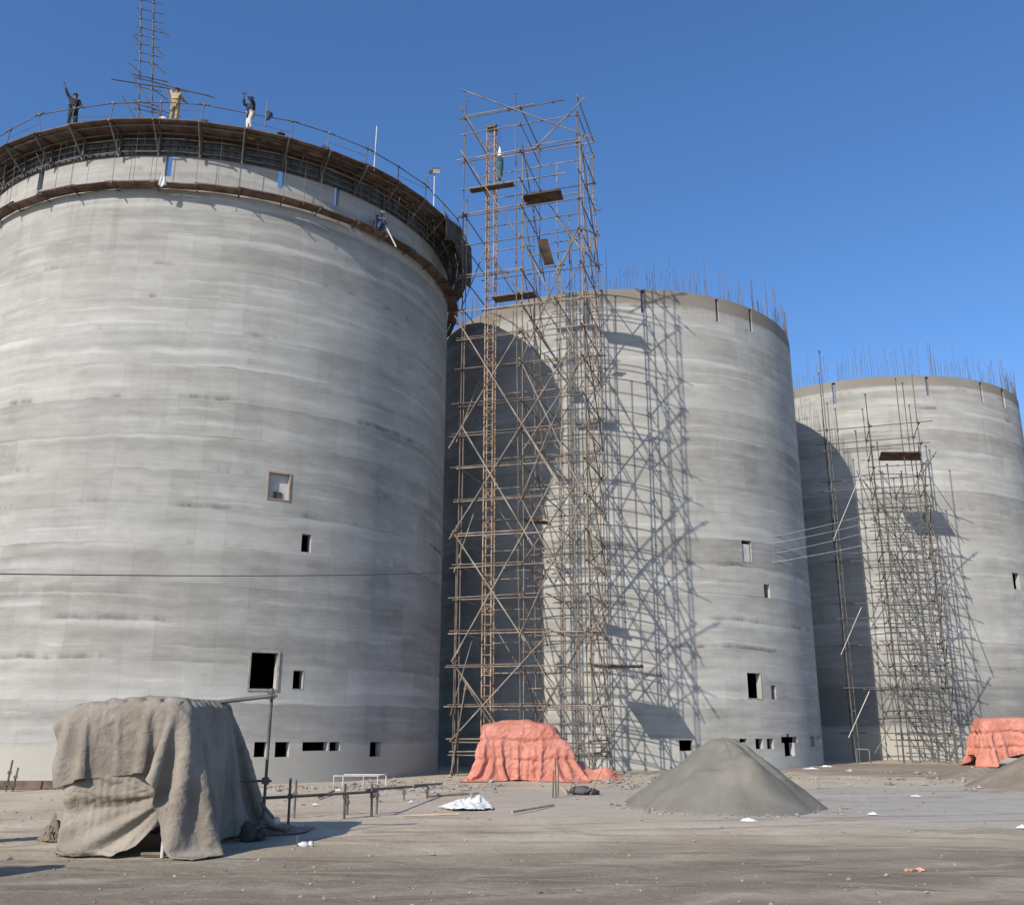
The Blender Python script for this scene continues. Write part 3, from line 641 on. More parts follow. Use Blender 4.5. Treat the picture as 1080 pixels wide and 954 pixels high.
def person(label, loc, facing, J, top, legs, cap=None, group=None, H=1.09):
    """J: joints in the person's own frame (x to their right, y ahead, z up), facing = heading angle"""
    loc = Vector(loc); t = thing('person', label, 'person', loc, group)
    rt = Vector((math.sin(facing), -math.cos(facing), 0)); fw = Vector((math.cos(facing), math.sin(facing), 0))
    W = lambda p: loc + (rt*p[0] + fw*p[1] + Vector((0, 0, p[2])))*H
    base = dict(pel=(0, 0, .95), wai=(0, 0, 1.1), che=(0, .01, 1.32), nec=(0, .0, 1.47), hed=(0, .02, 1.60), crn=(0, .02, 1.70),
                sL=(-.18, 0, 1.42), sR=(.18, 0, 1.42), eL=(-.24, -.02, 1.14), eR=(.24, -.02, 1.14), wL=(-.25, .08, .90), wR=(.25, .08, .90),
                hL=(-.10, 0, .92), hR=(.10, 0, .92), kL=(-.11, .03, .50), kR=(.11, .03, .50), aL=(-.11, -.02, .08), aR=(.11, -.02, .08), tL=(-.12, .17, .03), tR=(.12, .17, .03))
    base.update(J); B = {k: Vector(v) for k, v in base.items()}
    for s in 'LR':
        B['p' + s] = B['w' + s] + (B['w' + s] - B['e' + s]).normalized()*.09
    rad = dict(pel=.12, wai=.105, che=.125, nec=.052, hed=.088, crn=.07, s=.062, e=.042, w=.028, p=.036, h=.085, k=.056, a=.038, t=.035)
    rr = lambda k: rad[k] if k in rad else rad[k[0]]
    E = [('pel', 'wai'), ('wai', 'che'), ('che', 'nec'), ('nec', 'hed'), ('hed', 'crn')]
    for s in 'LR': E += [('che', 's'+s), ('s'+s, 'e'+s), ('e'+s, 'w'+s), ('w'+s, 'p'+s), ('pel', 'h'+s), ('h'+s, 'k'+s), ('k'+s, 'a'+s), ('a'+s, 't'+s)]
    ex = MB()
    for s, sg in (('L', 1), ('R', -1)):        # five fingers on each hand, nose and ears on the head
        d = (B['w'+s] - B['e'+s]).normalized(); a, b = basis(d); pal = B['p'+s]
        for k in range(4):
            o = pal + a*(k - 1.5)*.021 + d*.02; L = (.07, .08, .075, .058)[k]
            m = o + d*L*.6 + b*.006*sg; e = m + (d*.75 + b*.5*sg).normalized()*L*.45
            ex.path([W(o), W(m), W(e)], .0095*H, 5)
        o = pal - d*.03 - a*.03; ex.path([W(o), W(o - a*.03 + d*.035), W(o - a*.035 + d*.075)], .011*H, 5)
    hd = B['hed']; f = Vector((0, 1, 0))
    hdir = (B['hed'] - B['nec']).normalized(); fwd = (f - hdir*f.dot(hdir)).normalized()
    ex.tube(W(hd + fwd*.085 + hdir*.03), W(hd + fwd*.112 - hdir*.005), .012*H, 6, .02*H)
    for s in (-1, 1): blobs(ex, [(W(hd + Vector((s*.092, -.005, 0))), .018*H, .028*H, .035*H)], 8, 6)
    body = skin_obj('body', {k: (W(B[k]), rr(k)*H) for k in B}, E, M['skin'], t, 2, ex)
    # clothes follow the body
    Tk = ['pel', 'wai', 'che', 'sL', 'sR', 'eL', 'eR', 'wL', 'wR']; tr = dict(pel=.175, wai=.155, che=.165, s=.085, e=.07, w=.056, x=.16)
    g = lambda d, k: d[k] if k in d else d[k[0]]
    B2 = dict(B); B2['pel'] = B['pel'] - Vector((0, 0, .02))
    for s in 'LR': B2['w'+s] = B['e'+s].lerp(B['w'+s], .85)
    B2['x'] = B['pel'].lerp((B['kL'] + B['kR'])*.5, .62); Tk.append('x')      # the long loose tail of the shirt
    skin_obj('shirt', {k: (W(B2[k]), g(tr, k)*H) for k in Tk}, [('pel', 'wai'), ('pel', 'x'), ('wai', 'che')] + [q for s in 'LR' for q in (('che', 's'+s), ('s'+s, 'e'+s), ('e'+s, 'w'+s))], M[top], t)
    lr = dict(pel=.14, h=.115, k=.095, a=.078)
    B3 = dict(B)
    for s in 'LR': B3['a'+s] = B['k'+s].lerp(B['a'+s], .9)
    skin_obj('trousers', {k: (W(B3[k]), g(lr, k)*H) for k in ('pel', 'hL', 'hR', 'kL', 'kR', 'aL', 'aR')}, [q for s in 'LR' for q in (('pel', 'h'+s), ('h'+s, 'k'+s), ('k'+s, 'a'+s))], M[legs], t)
    for s in 'LR':
        mb = MB(); a_, t_ = W(B['a'+s]), W(B['t'+s]); m = a_.lerp(t_, .55); blobs(mb, [(m - Vector((0, 0, .015)), .085*H, .085*H, .05*H), (a_ - Vector((0, 0, .02)), .06*H, .06*H, .05*H), (t_, .05*H, .05*H, .04*H)]); mb.build('shoe', M['shoe'], t)
    c = W(B['crn'] - hdir*.02)
    mb = MB(); blobs(mb, [(c, .108*H, .112*H, .085*H)])
    if cap: mb.box(c + fw*.10*H, (.15*H, .15*H, .02*H), Matrix((rt, fw, Vector((0, 0, 1)))).transposed())
    mb.build('cap' if cap else 'hair', M[cap or 'hair'], t)
    return t
PZ = DZ + 0.07
def heading(p): return math.atan2(-p.y, -p.x)
p = rim_pt(74, RAD + 1.0, PZ)
person('worker in dark clothes waving with one raised arm at the left of the platform', p, heading(p) + .2,
       dict(eR=(.36, .03, 1.62), wR=(.47, .08, 1.86), eL=(-.27, .06, 1.20), wL=(-.30, .26, 1.06), kL=(-.13, .03, .5), aL=(-.16, -.02, .08), tL=(-.2, .15, .03)), 'darkgrey', 'navy', group='workers on the near silo')
p = rim_pt(182, RAD + 1.0, PZ)
person('worker in tan clothes reaching one arm up beside the scaffold mast', p, heading(p) + 2.7,
       dict(eL=(-.27, .12, 1.60), wL=(-.36, .22, 1.84), eR=(.27, .12, 1.2), wR=(.27, .34, 1.3)), 'tan', 'tan', group='workers on the near silo')
p = rim_pt(262, RAD + 1.0, PZ)
person('worker in a dark blue top and white trousers holding both arms up', p, heading(p) - 1.0,
       dict(eL=(-.26, .2, 1.36), wL=(-.16, .36, 1.58), eR=(.27, .2, 1.40), wR=(.18, .3, 1.68), kL=(-.12, .1, .5)), 'navy', 'offwhite', group='workers on the near silo')
p = rim_pt(399, RAD + .42, 26.6)
person('worker in blue crouching on the narrow walkway with a white cap', p, heading(p) + .9,
       dict(pel=(0, -.12, .34), wai=(0, -.08, .48), che=(0, .03, .68), nec=(0, .09, .82), hed=(0, .15, .94), crn=(0, .17, 1.03), sL=(-.18, .03, .76), sR=(.18, .03, .76),
            eL=(-.24, .2, .56), eR=(.24, .2, .56), wL=(-.16, .4, .5), wR=(.16, .4, .5), hL=(-.1, -.1, .32), hR=(.1, -.1, .32), kL=(-.16, .26, .46), kR=(.16, .26, .46), aL=(-.12, .04, .08), aR=(.12, .04, .08), tL=(-.14, .22, .03), tR=(.14, .22, .03)),
       'blue', 'blue', cap='white_cloth', group='workers on the near silo')

# ------------------------------------------------------------------ scaffold towers
DV = Vector((0.286, 0.958, 0)); XV = Vector((0.958, -0.286, 0))
UP = Vector((0, 0, 1))
def coup(mb, p, s=0.055):
    mb.box(p, (s*2, s*2, s*1.8), Matrix.Rotation(0.3, 3, 'Z'))
# --- the tall tower in front of the middle silo
FR = Vector((3.60, 46.50, 0)); FL = Vector((-2.75, 48.40, 0)); FM = FL.lerp(FR, 0.50); D1 = 4.2
BL, BMd, BR = FL + DV*D1, FM + DV*D1, FR + DV*D1
PR = 0.033
tower = thing('scaffold_tower', 'tall rusty pipe scaffold tower between the near and the middle silo', 'scaffold', FM.lerp(BMd, .5))
def pole(t, p, z0, z1, mat, r=PR, lean=(0, 0)):
    mb = MB(); z = z0; prev = Vector((p.x, p.y, z0)) - Vector((lean[0], lean[1], 0))*0
    # lapped lengths of pipe, each very slightly out of line
    L = z1 - z0; k = 0
    while z < z1 - .01:
        zn = min(z1, z + random.uniform(4.8, 6.2)); f = (zn - z0)/L
        q = Vector((p.x + lean[0]*f + random.uniform(-.035, .035), p.y + lean[1]*f + random.uniform(-.035, .035), zn))
        mb.tube(prev, q, r, 7); coup(mb, q, .05); prev = q; z = zn
    return mb.build('pole', mat, t)
pole(tower, FL, 0, 37.6, M['pipe']); pole(tower, FL + XV*.16 + DV*.05, 0, 31.0, M['pipe']); pole(tower, FL - XV*.10, 0, 12.2, M['pipe'])
pole(tower, FM, 0, 37.4, M['pipe'], lean=(-.28, 0)); pole(tower, FM + XV*.14, 0, 33.5, M['pipe'])
pole(tower, FR, 0, 35.4, M['pipe']); pole(tower, FR + XV*.14, 0, 34.2, M['pipe']); pole(tower, FR - XV*.55 + DV*.3, 0, 29, M['pipe'])
pole(tower, BL, 0, 35.6, M['pipe']); pole(tower, BMd, 0, 36.8, M['pipe']); pole(tower, BMd + XV*1.1, 0, 35.2, M['pipe'])
pole(tower, BR, 0, 35.6, M['pipe']); pole(tower, BR + XV*.15, 0, 32.5, M['pipe'])
pole(tower, FR + DV*1.4, 0, 34.8, M['pipe']); pole(tower, FR + DV*2.9, 0, 34.9, M['pipe']); pole(tower, FM + DV*2.1 + XV*.2, 0, 33, M['pipe'])
pole(tower, BR - XV*1.5, 0, 31.5, M['pipe']); pole(tower, FR - XV*1.55 + DV*2.0, 0, 27.5, M['pipe'])
PN = DV                                # normal of the front face
def fz(px, py): return on_plane(px, py, FL, PN).z
lev_px = [(495, 125), (497, 142), (496, 170), (493, 200), (491, 228.5), (490, 260), (489, 294), (488, 329), (487, 359), (486, 389.5), (484, 429), (484, 461), (483, 495), (483, 530), (482, 566), (482, 598), (482, 632), (481, 668.6), (481, 704), (480, 745), (480, 781.6), (480, 795)]
levels = [fz(*q) for q in lev_px]
def pipe(t, name, a, b, mat, o0=.3, o1=.3, r=PR, cps=(), j=.05):
    d = (b - a).normalized(); a2 = a - d*o0 + UP*random.uniform(-j, j); b2 = b + d*o1 + UP*random.uniform(-j, j)
    mb = MB(); mb.tube(a2, b2, r, 7)
    for c in cps: coup(mb, a2.lerp(b2, (o0 + (b-a).length*c)/((b-a).length + o0 + o1)))
    return mb.build(name, mat, t)
rz = lambda a=.1, b=.6: random.uniform(a, b)
for k, z in enumerate(levels):
    up = z > 29.5
    A, B, C, Dd, E_, Fp = [v + UP*z for v in (FL, FM, FR, BL, BMd, BR)]
    pipe(tower, 'ledger', A - DV*.07, (C if k % 3 else A.lerp(C, .8)) - DV*.07, M['pipe'], rz(), rz(.2, .9), cps=(0, .5, 1))
    if k % 2 == 0 or k > 9: pipe(tower, 'ledger', A - DV*.07 + UP*.13, A.lerp(C, .45 + .25*random.random()) - DV*.07 + UP*.15, M['pipe'], rz(.2, .5), rz())
    pipe(tower, 'ledger', Dd - UP*.1, Fp - UP*.1, M['pipe'], rz(), rz(), cps=(0, .5, 1))
    m0 = A.lerp(Dd, .5) + XV*2.9
    if k % 2: pipe(tower, 'ledger', m0 + XV*random.uniform(0, .8), (C.lerp(Fp, .5)), M['pipe'], rz(), rz())
    for q, (a, b) in enumerate(((A, Dd), (B, E_), (C, Fp))):
        if up and q == 0 and k % 2: continue
        pipe(tower, 'transom', a + XV*.07 + UP*.07, b + XV*.07 + UP*.05, M['pipe'], rz(.1, .5), rz(.1, .4), cps=(0, 1))
    if k > 6:
        f = random.uniform(.62, .85); pipe(tower, 'transom', A.lerp(C, f) + UP*.1, Dd.lerp(Fp, f) + UP*.1, M['pipe'], rz(), rz())
    if k > 11:   # closer grid low down on the right bay
        z2 = UP*((levels[k-1] - z)*.5); pipe(tower, 'ledger', B + z2 + DV*1.9, C + z2 + DV*1.9, M['pipe'], rz(), rz())
# braces read off the front face (both ends lie in that face)
fb = [((483, 338), (586, 505)), ((477, 469), (548, 350)), ((478, 565), (601, 370)), ((491, 455), (560, 571)), ((480.5, 564), (551, 671)), ((480.5, 692), (583, 508)), ((480, 700), (520, 765)),
      ((479, 778), (571, 677)), ((488.6, 163), (547, 249)), ((524, 278), (549, 309)), ((551, 447), (633, 576)), ((589, 234), (612.6, 262.5)), ((480, 700), (547, 795)),
      ((489, 97), (619, 145)), ((614, 108.6), (567.6, 155)), ((586, 290), (611, 246)), ((556, 470), (628, 360)), ((554, 590), (636, 470)), ((489, 118), (530, 190)), ((477, 815), (492, 724))]
for a, b in fb:
    off = -DV*random.uniform(.12, .2); pa, pb = on_plane(*a, FL, PN) + off, on_plane(*b, FL, PN) + off
    pipe(tower, 'brace', pa, pb, M['pipe'], .25, .25, .038, cps=(0.02, .5, .98), j=.02)
for k in range(2, len(levels) - 3, 2):       # side and back faces
    z0, z1 = levels[k], levels[min(k+3, len(levels)-1)]; z2 = levels[min(k+2, len(levels)-1)]
    pipe(tower, 'brace', FR + UP*z0 + XV*.2, BR + UP*z1 + XV*.2, M['pipe'], rz(), rz())
    pipe(tower, 'brace', FR + UP*z1 + XV*.28, BR + UP*z2 + XV*.28, M['pipe'], rz(), rz())
    pipe(tower, 'brace', FM + UP*z0 + XV*.2, BMd + UP*z1 + XV*.2, M['pipe'], rz(), rz())
    if k % 4 == 0:
        pipe(tower, 'brace', BL + UP*z0 + DV*.12, BMd + UP*z1 + DV*.12, M['pipe'], rz(), rz()); pipe(tower, 'brace', BMd + UP*z1 + DV*.15, BR + UP*z0 + DV*.15, M['pipe'], rz(), rz())
        pipe(tower, 'brace', FL + UP*z1 - XV*.12, BL + UP*z0 - XV*.12, M['pipe'], rz(), rz())
    else:
        pipe(tower, 'brace', BMd + UP*z0 + DV*.12, BR + UP*z1 + DV*.12, M['pipe'], rz(), rz())
for k in range(5, len(levels) - 4, 4):
    z0, z1 = levels[k], levels[k+4]
    pipe(tower, 'brace', FM + UP*z0 - DV*.15 + XV*.1, FR + UP*z1 - DV*.15, M['pipe'], .3, .3, .034); pipe(tower, 'brace', FR + UP*z0 - DV*.2, FM + UP*z1 - DV*.2 + XV*.1, M['pipe'], .3, .3, .034)
# --- the square lattice hoist mast inside it
hm = Vector((-1.2, 49.0, 0)); hh = .235
mast2 = thing('hoist_mast', 'narrow rusty lattice hoist mast standing inside the tall scaffold tower', 'mast', hm)
for s in range(24):
    z0, z1 = s*1.5, s*1.5 + 1.488
    mb = MB(); cs = [hm + XV*a*hh + DV*b*hh for a, b in ((-1, -1), (1, -1), (1, 1), (-1, 1))]
    for c in cs: mb.tube(c + UP*z0, c + UP*z1, .04, 6)
    for k in range(4):
        c, d = cs[k], cs[(k+1) % 4]
        for q in range(3):
            za = z0 + .25 + q*.5; mb.tube(c + UP*za, d + UP*za, .02, 5)
        if s % 3 != 1:
            mb.tube(c + UP*(z0 + .25), d + UP*(z0 + .75), .014, 4); mb.tube(d + UP*(z0 + .25), c + UP*(z0 + .75), .014, 4)
    mb.build('mast_section', M['rust'], mast2)
mb = MB(); mb.box(hm + UP*36.1, (.54, .54, .1), Matrix.Rotation(-.29, 3, 'Z')); mb.tube(hm - XV*.3 + UP*36.3, hm + XV*.3 + UP*36.3, .09, 12); mb.build('head_pulley', M['pipe'], mast2)

def plank_at(name, label, c, L, W, th, rot, mat, cat='plank', n=3):
    mb = MB(); m = rot
    for k in range(n):
        y = (k - (n-1)/2)*W/n
        mb.box(Vector(c) + m @ Vector((random.uniform(-.06, .06), y, random.uniform(-.006, .006))), (L, W/n - .015, th), m)
    return tag(mb.build(name, mat), label, cat)
ZR = lambda a: Matrix.Rotation(a, 3, 'Z')
face = math.atan2(XV.y, XV.x)
def fpt(px, py, back=0.0): return on_plane(px, py, FL + DV*back, PN)
plank_at('plank_deck', 'brown plank deck high on the left bay of the tall tower, beside the hoist mast', fpt(519, 198, .5) + UP*.02, 2.6, .5, .07, ZR(face), M['wood'])
# deck whose shadow falls on the middle silo, found back along the sunlight
SUN = Vector((math.cos(R_(53)), math.sin(R_(53)), -math.tan(R_(33))))
def deck_from_shadow(corners, i, z, th):
    pts = []
    for q in corners:
        P = on_cyl(q[0], q[1], CEN[i], RAD); s = (z - P.z)/(-SUN.z); pts.append(P - SUN*s)
    return pts
plank_at('plank_deck', 'brown plank deck near the top of the tall tower, in the middle bay', fpt(573, 208, .9), 2.2, 1.1, .07, ZR(face), M['wood'])
q4 = [fpt(566.5, 253, 1.2), fpt(577, 251.5, 1.2), fpt(584.5, 278, 2.3), fpt(574, 279.5, 2.3)]
mb = MB(); mb.hexa([q + DV*.06 for q in q4], q4); tag(mb.build('plank_deck', M['wood']), 'brown board tilted steeply inside the upper tower, below the topmost plank decks', 'plank')
plank_at('plank_deck', 'short dark board beside the hoist mast, just above the silo rim', fpt(525, 288, 1.2), .8, .7, .06, ZR(face) @ Matrix.Rotation(R_(24), 3, 'X'), M['wood'])
plank_at('plank_deck', 'long brown plank deck at the height of the middle silo rim, crossing the tower', fpt(543, 313, 1.0), 2.4, .8, .07, ZR(face), M['wood'])
plank_at('plank_deck', 'brown deck boards halfway up the tall tower, at the edge of the shade', fpt(566, 550, 1.6), 1.3, .9, .06, ZR(face) @ Matrix.Rotation(R_(8), 3, 'Y'), M['wood'])
c5 = deck_from_shadow([(659.6, 739), (712, 749), (734, 779), (686, 779)], 1, 5.35, .06)
mb = MB(); lo = [Vector((p.x, p.y, 5.32)) for p in c5]; mb.hexa(lo[::-1], [p + UP*.07 for p in lo[::-1]])
tag(mb.build('plank_deck', M['wood']), 'wide plank deck low on the right side of the tall tower, casting a slanted shadow', 'plank')
# sheeted bundle hanging beside the mast
p = fpt(527, 172, .3); t = thing('hanging_bundle', 'teal bundle with a white tied top hanging beside the hoist mast', 'bundle', p)
mb = MB(); blobs(mb, [(p + UP*-.15, .22, .2, .6), (p + UP*-.65, .19, .18, .45)], amp=.18, seed=5); mb.build('cloth_bundle', M['teal'], t)
mb = MB(); mb.tube(p + UP*.35, p + UP*1.05, .15, 10, .03); mb.build('tied_top', M['white_cloth'], t)
mb = MB(); mb.tube(p + UP*1.1, p + UP*2.6, .012, 5); mb.build('rope', M['cable'], t)

# --- the dark tower in front of the far silo
GR = Vector((28.46, 64.0, 0)); GL = Vector((22.6, 65.8, 0)); GM = Vector((25.35, 64.95, 0)); D2 = 3.7
HL_, HM_, HR_ = GL + DV*D2, GM + DV*D2, GR + DV*D2
tw2 = thing('scaffold_tower', 'dark pipe scaffold tower with long poles in front of the far silo', 'scaffold', GM.lerp(HM_, .5))
PD = M['pipe_dark']
def g2(px, py, back=0.0): return on_plane(px, py, GL + DV*back, PN)
def top2(px, py, back): return g2(px, py, back).z
for p, z1 in ((GL, top2(863, 370, 0)), (GM, top2(912, 416, 0)), (GR, top2(964, 396, 0)), (HL_, top2(848, 395, D2)), (HM_, top2(906, 432, D2)), (HR_, top2(955, 428, D2)),
              (GM + DV*1.8 + XV*.2, top2(901, 446, 1.8)), (GR + DV*1.7 - XV*.5, top2(944, 405, 1.7)), (GR - XV*1.1 + DV*.6, top2(943, 400, .6)), (GL + DV*1.8 + XV*.3, top2(863, 426, 1.8)),
              (GR + DV*1.7 + XV*.1, 21.8), (GM + XV*1.2 + DV*2.2, 20.5), (GM + XV*2.2 + DV*3.4, 20.2), (GR + XV*.3 + DV*2.9, 19.0), (GM + XV*.55 + DV*.3, 19.5)):
    pole(tw2, p, 0, z1, PD, .034)
ztop = top2(968, 446, 0); n2 = 15
lv2 = [ztop - k*ztop/n2*.985 for k in range(n2)]
for k, z in enumerate(lv2):
    A, B, C, Dd, E_, Fp = [v + UP*z for v in (GL, GM, GR, HL_, HM_, HR_)]
    pipe(tw2, 'ledger', (A if k < 2 or k % 3 == 0 else B) - DV*.07, C - DV*.07, PD, rz(.3, .8), rz(.3, 1), .034, cps=(0, .5, 1))
    pipe(tw2, 'ledger', (Dd if k % 2 == 0 else E_) - DV*.07, Fp, PD, rz(.3, .8), rz(), .034, cps=(0, .5, 1))
    z2 = UP*(ztop/n2*.5)
    if k > 2: pipe(tw2, 'ledger', B - z2 + DV*1.8, C - z2 + DV*1.8, PD, rz(), rz(.2, .8), .032)
    if k > 4: pipe(tw2, 'ledger', B - z2*.5 + DV*2.9, C - z2*.5 + DV*2.9, PD, rz(), rz(.2, .8), .03)
    for a, b in ((A, Dd), (B, E_), (C, Fp)): pipe(tw2, 'transom', a + XV*.07, b + XV*.07, PD, rz(.2, .6), rz(.1, .5), .032, cps=(0, 1))
    if k > 2: pipe(tw2, 'transom', B.lerp(C, .5) + XV*.07, E_.lerp(Fp, .5), PD, rz(), rz(), .03)
for a, b in (((929, 626), (981, 692)), ((923.5, 689), (994, 787)), ((913, 511), (961, 574)), ((905, 500), (960, 640)), ((935, 560), (985, 480)), ((920, 660), (975, 575)), ((955, 740), (1000, 620)), ((930, 745), (985, 660)), ((925, 790), (975, 700)), ((968, 520), (1003, 610)), ((945, 620), (1005, 720)), ((935, 720), (1000, 795))):
    off = -DV*random.uniform(.12, .2); pipe(tw2, 'brace', g2(*a) + off, g2(*b) + off, PD, .3, .3, .045 if a[0] in (929, 923.5, 913) else .034, cps=(.02, .98), j=.02)
for k in range(2, n2 - 2, 2):
    z0, z1 = lv2[k], lv2[min(k+2, n2-1)]
    pipe(tw2, 'brace', GR + UP*z0 + XV*.2, HR_ + UP*z1 + XV*.2, PD, rz(), rz()); pipe(tw2, 'brace', GM + UP*z1 + XV*.1, HM_ + UP*z0 + XV*.1, PD, rz(), rz())
    pipe(tw2, 'brace', HM_ + UP*z0 + DV*.1, HR_ + UP*z1 + DV*.1, PD, rz(), rz())
    if k % 4 == 2: pipe(tw2, 'brace', GR + UP*z1 + XV*.25, HR_ + UP*z0 + XV*.25, PD, rz(), rz())
c6 = [g2(928, 486, .3), g2(938, 477, 1.6), g2(973.4, 474.4, 1.6), g2(966, 483, .3)]
zc = sum(p.z for p in c6)/4
c6 = deck_from_shadow([(952, 542), (993.5, 541), (1008.6, 566), (968, 565)], 2, zc, .06)
mb = MB(); lo = [Vector((p.x, p.y, zc)) for p in c6]; mb.hexa(lo[::-1], [p + UP*.08 for p in lo[::-1]])
tag(mb.build('plank_deck', M['wood']), 'dark plank deck near the top of the dark scaffold at the far silo', 'plank')
for a, b, lab in (((917, 478), (879, 569), 'long pale pipe slanting across the upper part of the dark scaffold'), ((908.6, 640), (887, 690), 'short pale pipe slanting in the shaded middle of the dark scaffold'), ((917, 728.5), (895, 777.5), 'short pale pipe slanting low beside the dark scaffold')):
    mb = MB(); mb.tube(g2(*a, -.3), g2(*b, -.3), .03, 8); tag(mb.build('slanting_pipe', M['pipe_pale']), lab, 'pipe')

# ------------------------------------------------------------------ overhead wires
def cable(name, label, pts, r, mat, sag=0.3, group=None, cat='wire'):
    a, b = Vector(pts[0]), Vector(pts[1]); n = 24
    mb = MB(); mb.path([a.lerp(b, k/n) - UP*sag*4*(k/n)*(1 - k/n) for k in range(n + 1)], r, 5)
    return tag(mb.build(name, mat), label, cat, group)
cable('overhead_cable', 'thin dark cable stretched across the front of the near silo', (at(-60, 604, 21.0), on_plane(483, 603, FL, PN)), .014, M['cable'], .12)
for k, (ya, yb, lab) in enumerate(((566, 545, 'topmost of the four pale wires in front of the dark scaffold'), (573, 553, 'second from the top of the four pale wires in front of the dark scaffold'), (584, 562, 'third from the top of the four pale wires in front of the dark scaffold'), (593, 574, 'lowest of the four pale wires in front of the dark scaffold'))):
    a = on_cyl(814, ya, CEN[1], RAD); b = on_plane(905 + 3*k, yb, GL - DV*.1, PN)
    cable('pale_wire', lab, (a, b), 0.012, M['wire'], .05, 'pale wires beside the far silo')

# ------------------------------------------------------------------ cloth draping (a small position-based solver)
def drape(P, L, pins=None, collide=None, steps=110, iters=22, dt=0.03, bend=0.12, damp=0.985):
    """P: (ny,nx,3) start positions, L: (Ly,Lx) rest spacing"""
    P = np.array(P, float); V = np.zeros_like(P); ny, nx = P.shape[:2]; Ly, Lx = L; Ld = math.hypot(Lx, Ly)
    pin = np.zeros((ny, nx), bool) if pins is None else pins; P0 = P.copy()
    B = []
    def add(sa, sb, r, k): B.append((sa, sb, r, k))
    for s in (0, 1):
        nxe = (nx - s)//2*2; nye = (ny - s)//2*2
        add((slice(None), slice(s, s+nxe, 2)), (slice(None), slice(s+1, s+nxe, 2)), Lx, 1)
        add((slice(s, s+nye, 2), slice(None)), (slice(s+1, s+nye, 2), slice(None)), Ly, 1)
        for k in (0, 1):
            nxd = (nx - k)//2*2
            add((slice(s, s+nye, 2), slice(k, k+nxd, 2)), (slice(s+1, s+nye, 2), slice(k+1, k+nxd, 2)), Ld, .25)
            add((slice(s, s+nye, 2), slice(k+1, k+nxd, 2)), (slice(s+1, s+nye, 2), slice(k, k+nxd, 2)), Ld, .25)
    fx = [np.array([i for i in range(nx-2) if i % 4 in q]) for q in ((0, 1), (2, 3))]; fy = [np.array([i for i in range(ny-2) if i % 4 in q]) for q in ((0, 1), (2, 3))]
    for _ in range(steps):
        V[..., 2] -= 9.8*dt; V *= damp; Q = P + V*dt; Q[pin] = P0[pin]
        hit = np.zeros((ny, nx), bool)
        for it in range(iters):
            for sa, sb, r, k in B:
                a, b = Q[sa], Q[sb]; d = b - a; l = np.sqrt((d*d).sum(-1, keepdims=True)) + 1e-9
                c = d*(.5*k*(l - r)/l); Q[sa] = a + c; Q[sb] = b - c
            for q in fx:
                a, b = Q[:, q], Q[:, q+2]; d = b - a; l = np.sqrt((d*d).sum(-1, keepdims=True)) + 1e-9; c = d*(.5*bend*(l - 2*Lx)/l); Q[:, q] = a + c; Q[:, q+2] = b - c
            for q in fy:
                a, b = Q[q], Q[q+2]; d = b - a; l = np.sqrt((d*d).sum(-1, keepdims=True)) + 1e-9; c = d*(.5*bend*(l - 2*Ly)/l); Q[q] = a + c; Q[q+2] = b - c
            Q[pin] = P0[pin]
            if collide is not None and it % 6 == 5: Q, h_ = collide(Q); hit |= h_
        Q[pin] = P0[pin]
        V = (Q - P)/dt; V[hit] *= 0.25; P = Q
    return P
def finer(P, k=3):
    ny, nx = P.shape[:2]
    def up(A, n):     # cubic along the first axis
        x = np.linspace(0, n - 1, (n - 1)*k + 1); i = np.clip(x.astype(int), 0, n - 2); f = (x - i)[:, None, None]
        a, b, c, d = A[np.clip(i-1, 0, n-1)], A[i], A[i+1], A[np.clip(i+2, 0, n-1)]
        return b + .5*f*(c - a + f*(2*a - 5*b + 4*c - d + f*(3*(b - c) + d - a)))
    P = up(P, ny); return up(P.transpose(1, 0, 2), nx).transpose(1, 0, 2)
def creases(P, amp, freq, seed):
    Q = P.copy(); du = np.gradient(P, axis=1); dv = np.gradient(P, axis=0); N = np.cross(du, dv); N /= np.linalg.norm(N, axis=-1, keepdims=True) + 1e-9
    for j in range(P.shape[0]):
        for i in range(P.shape[1]):
            v = Vector(P[j, i]); w = mnoise.noise(v*.9 + Vector((seed, 0, 3)))
            h = 0
            for fr, am in ((freq, 1), (freq*2.1, .5)):
                r = max(0, 1 - abs(mnoise.noise(v*fr + Vector((w*2, seed, w))))*4.5); h += am*r*r
            Q[j, i] += N[j, i]*amp*h*(.6 + w)
    return Q
def cloth_obj(name, P, mat, parent=None, thickness=.015, keep=None, sub=1):
    ny, nx = P.shape[:2]; mb = MB()
    fs = [(j*nx + i, j*nx + i + 1, (j+1)*nx + i + 1, (j+1)*nx + i) for j in range(ny-1) for i in range(nx-1) if keep is None or keep(i/(nx-1), j/(ny-1))]
    mb.add(P.reshape(-1, 3).tolist(), fs, True); o = mb.build(name, mat, parent)
    s = o.modifiers.new('smooth', 'SUBSURF'); s.levels = s.render_levels = sub
    thick(o, thickness); return o
def floor_hit(Q, hit, z=0.03):
    m = Q[..., 2] < z; Q[..., 2] = np.maximum(Q[..., 2], z); return Q, hit | m
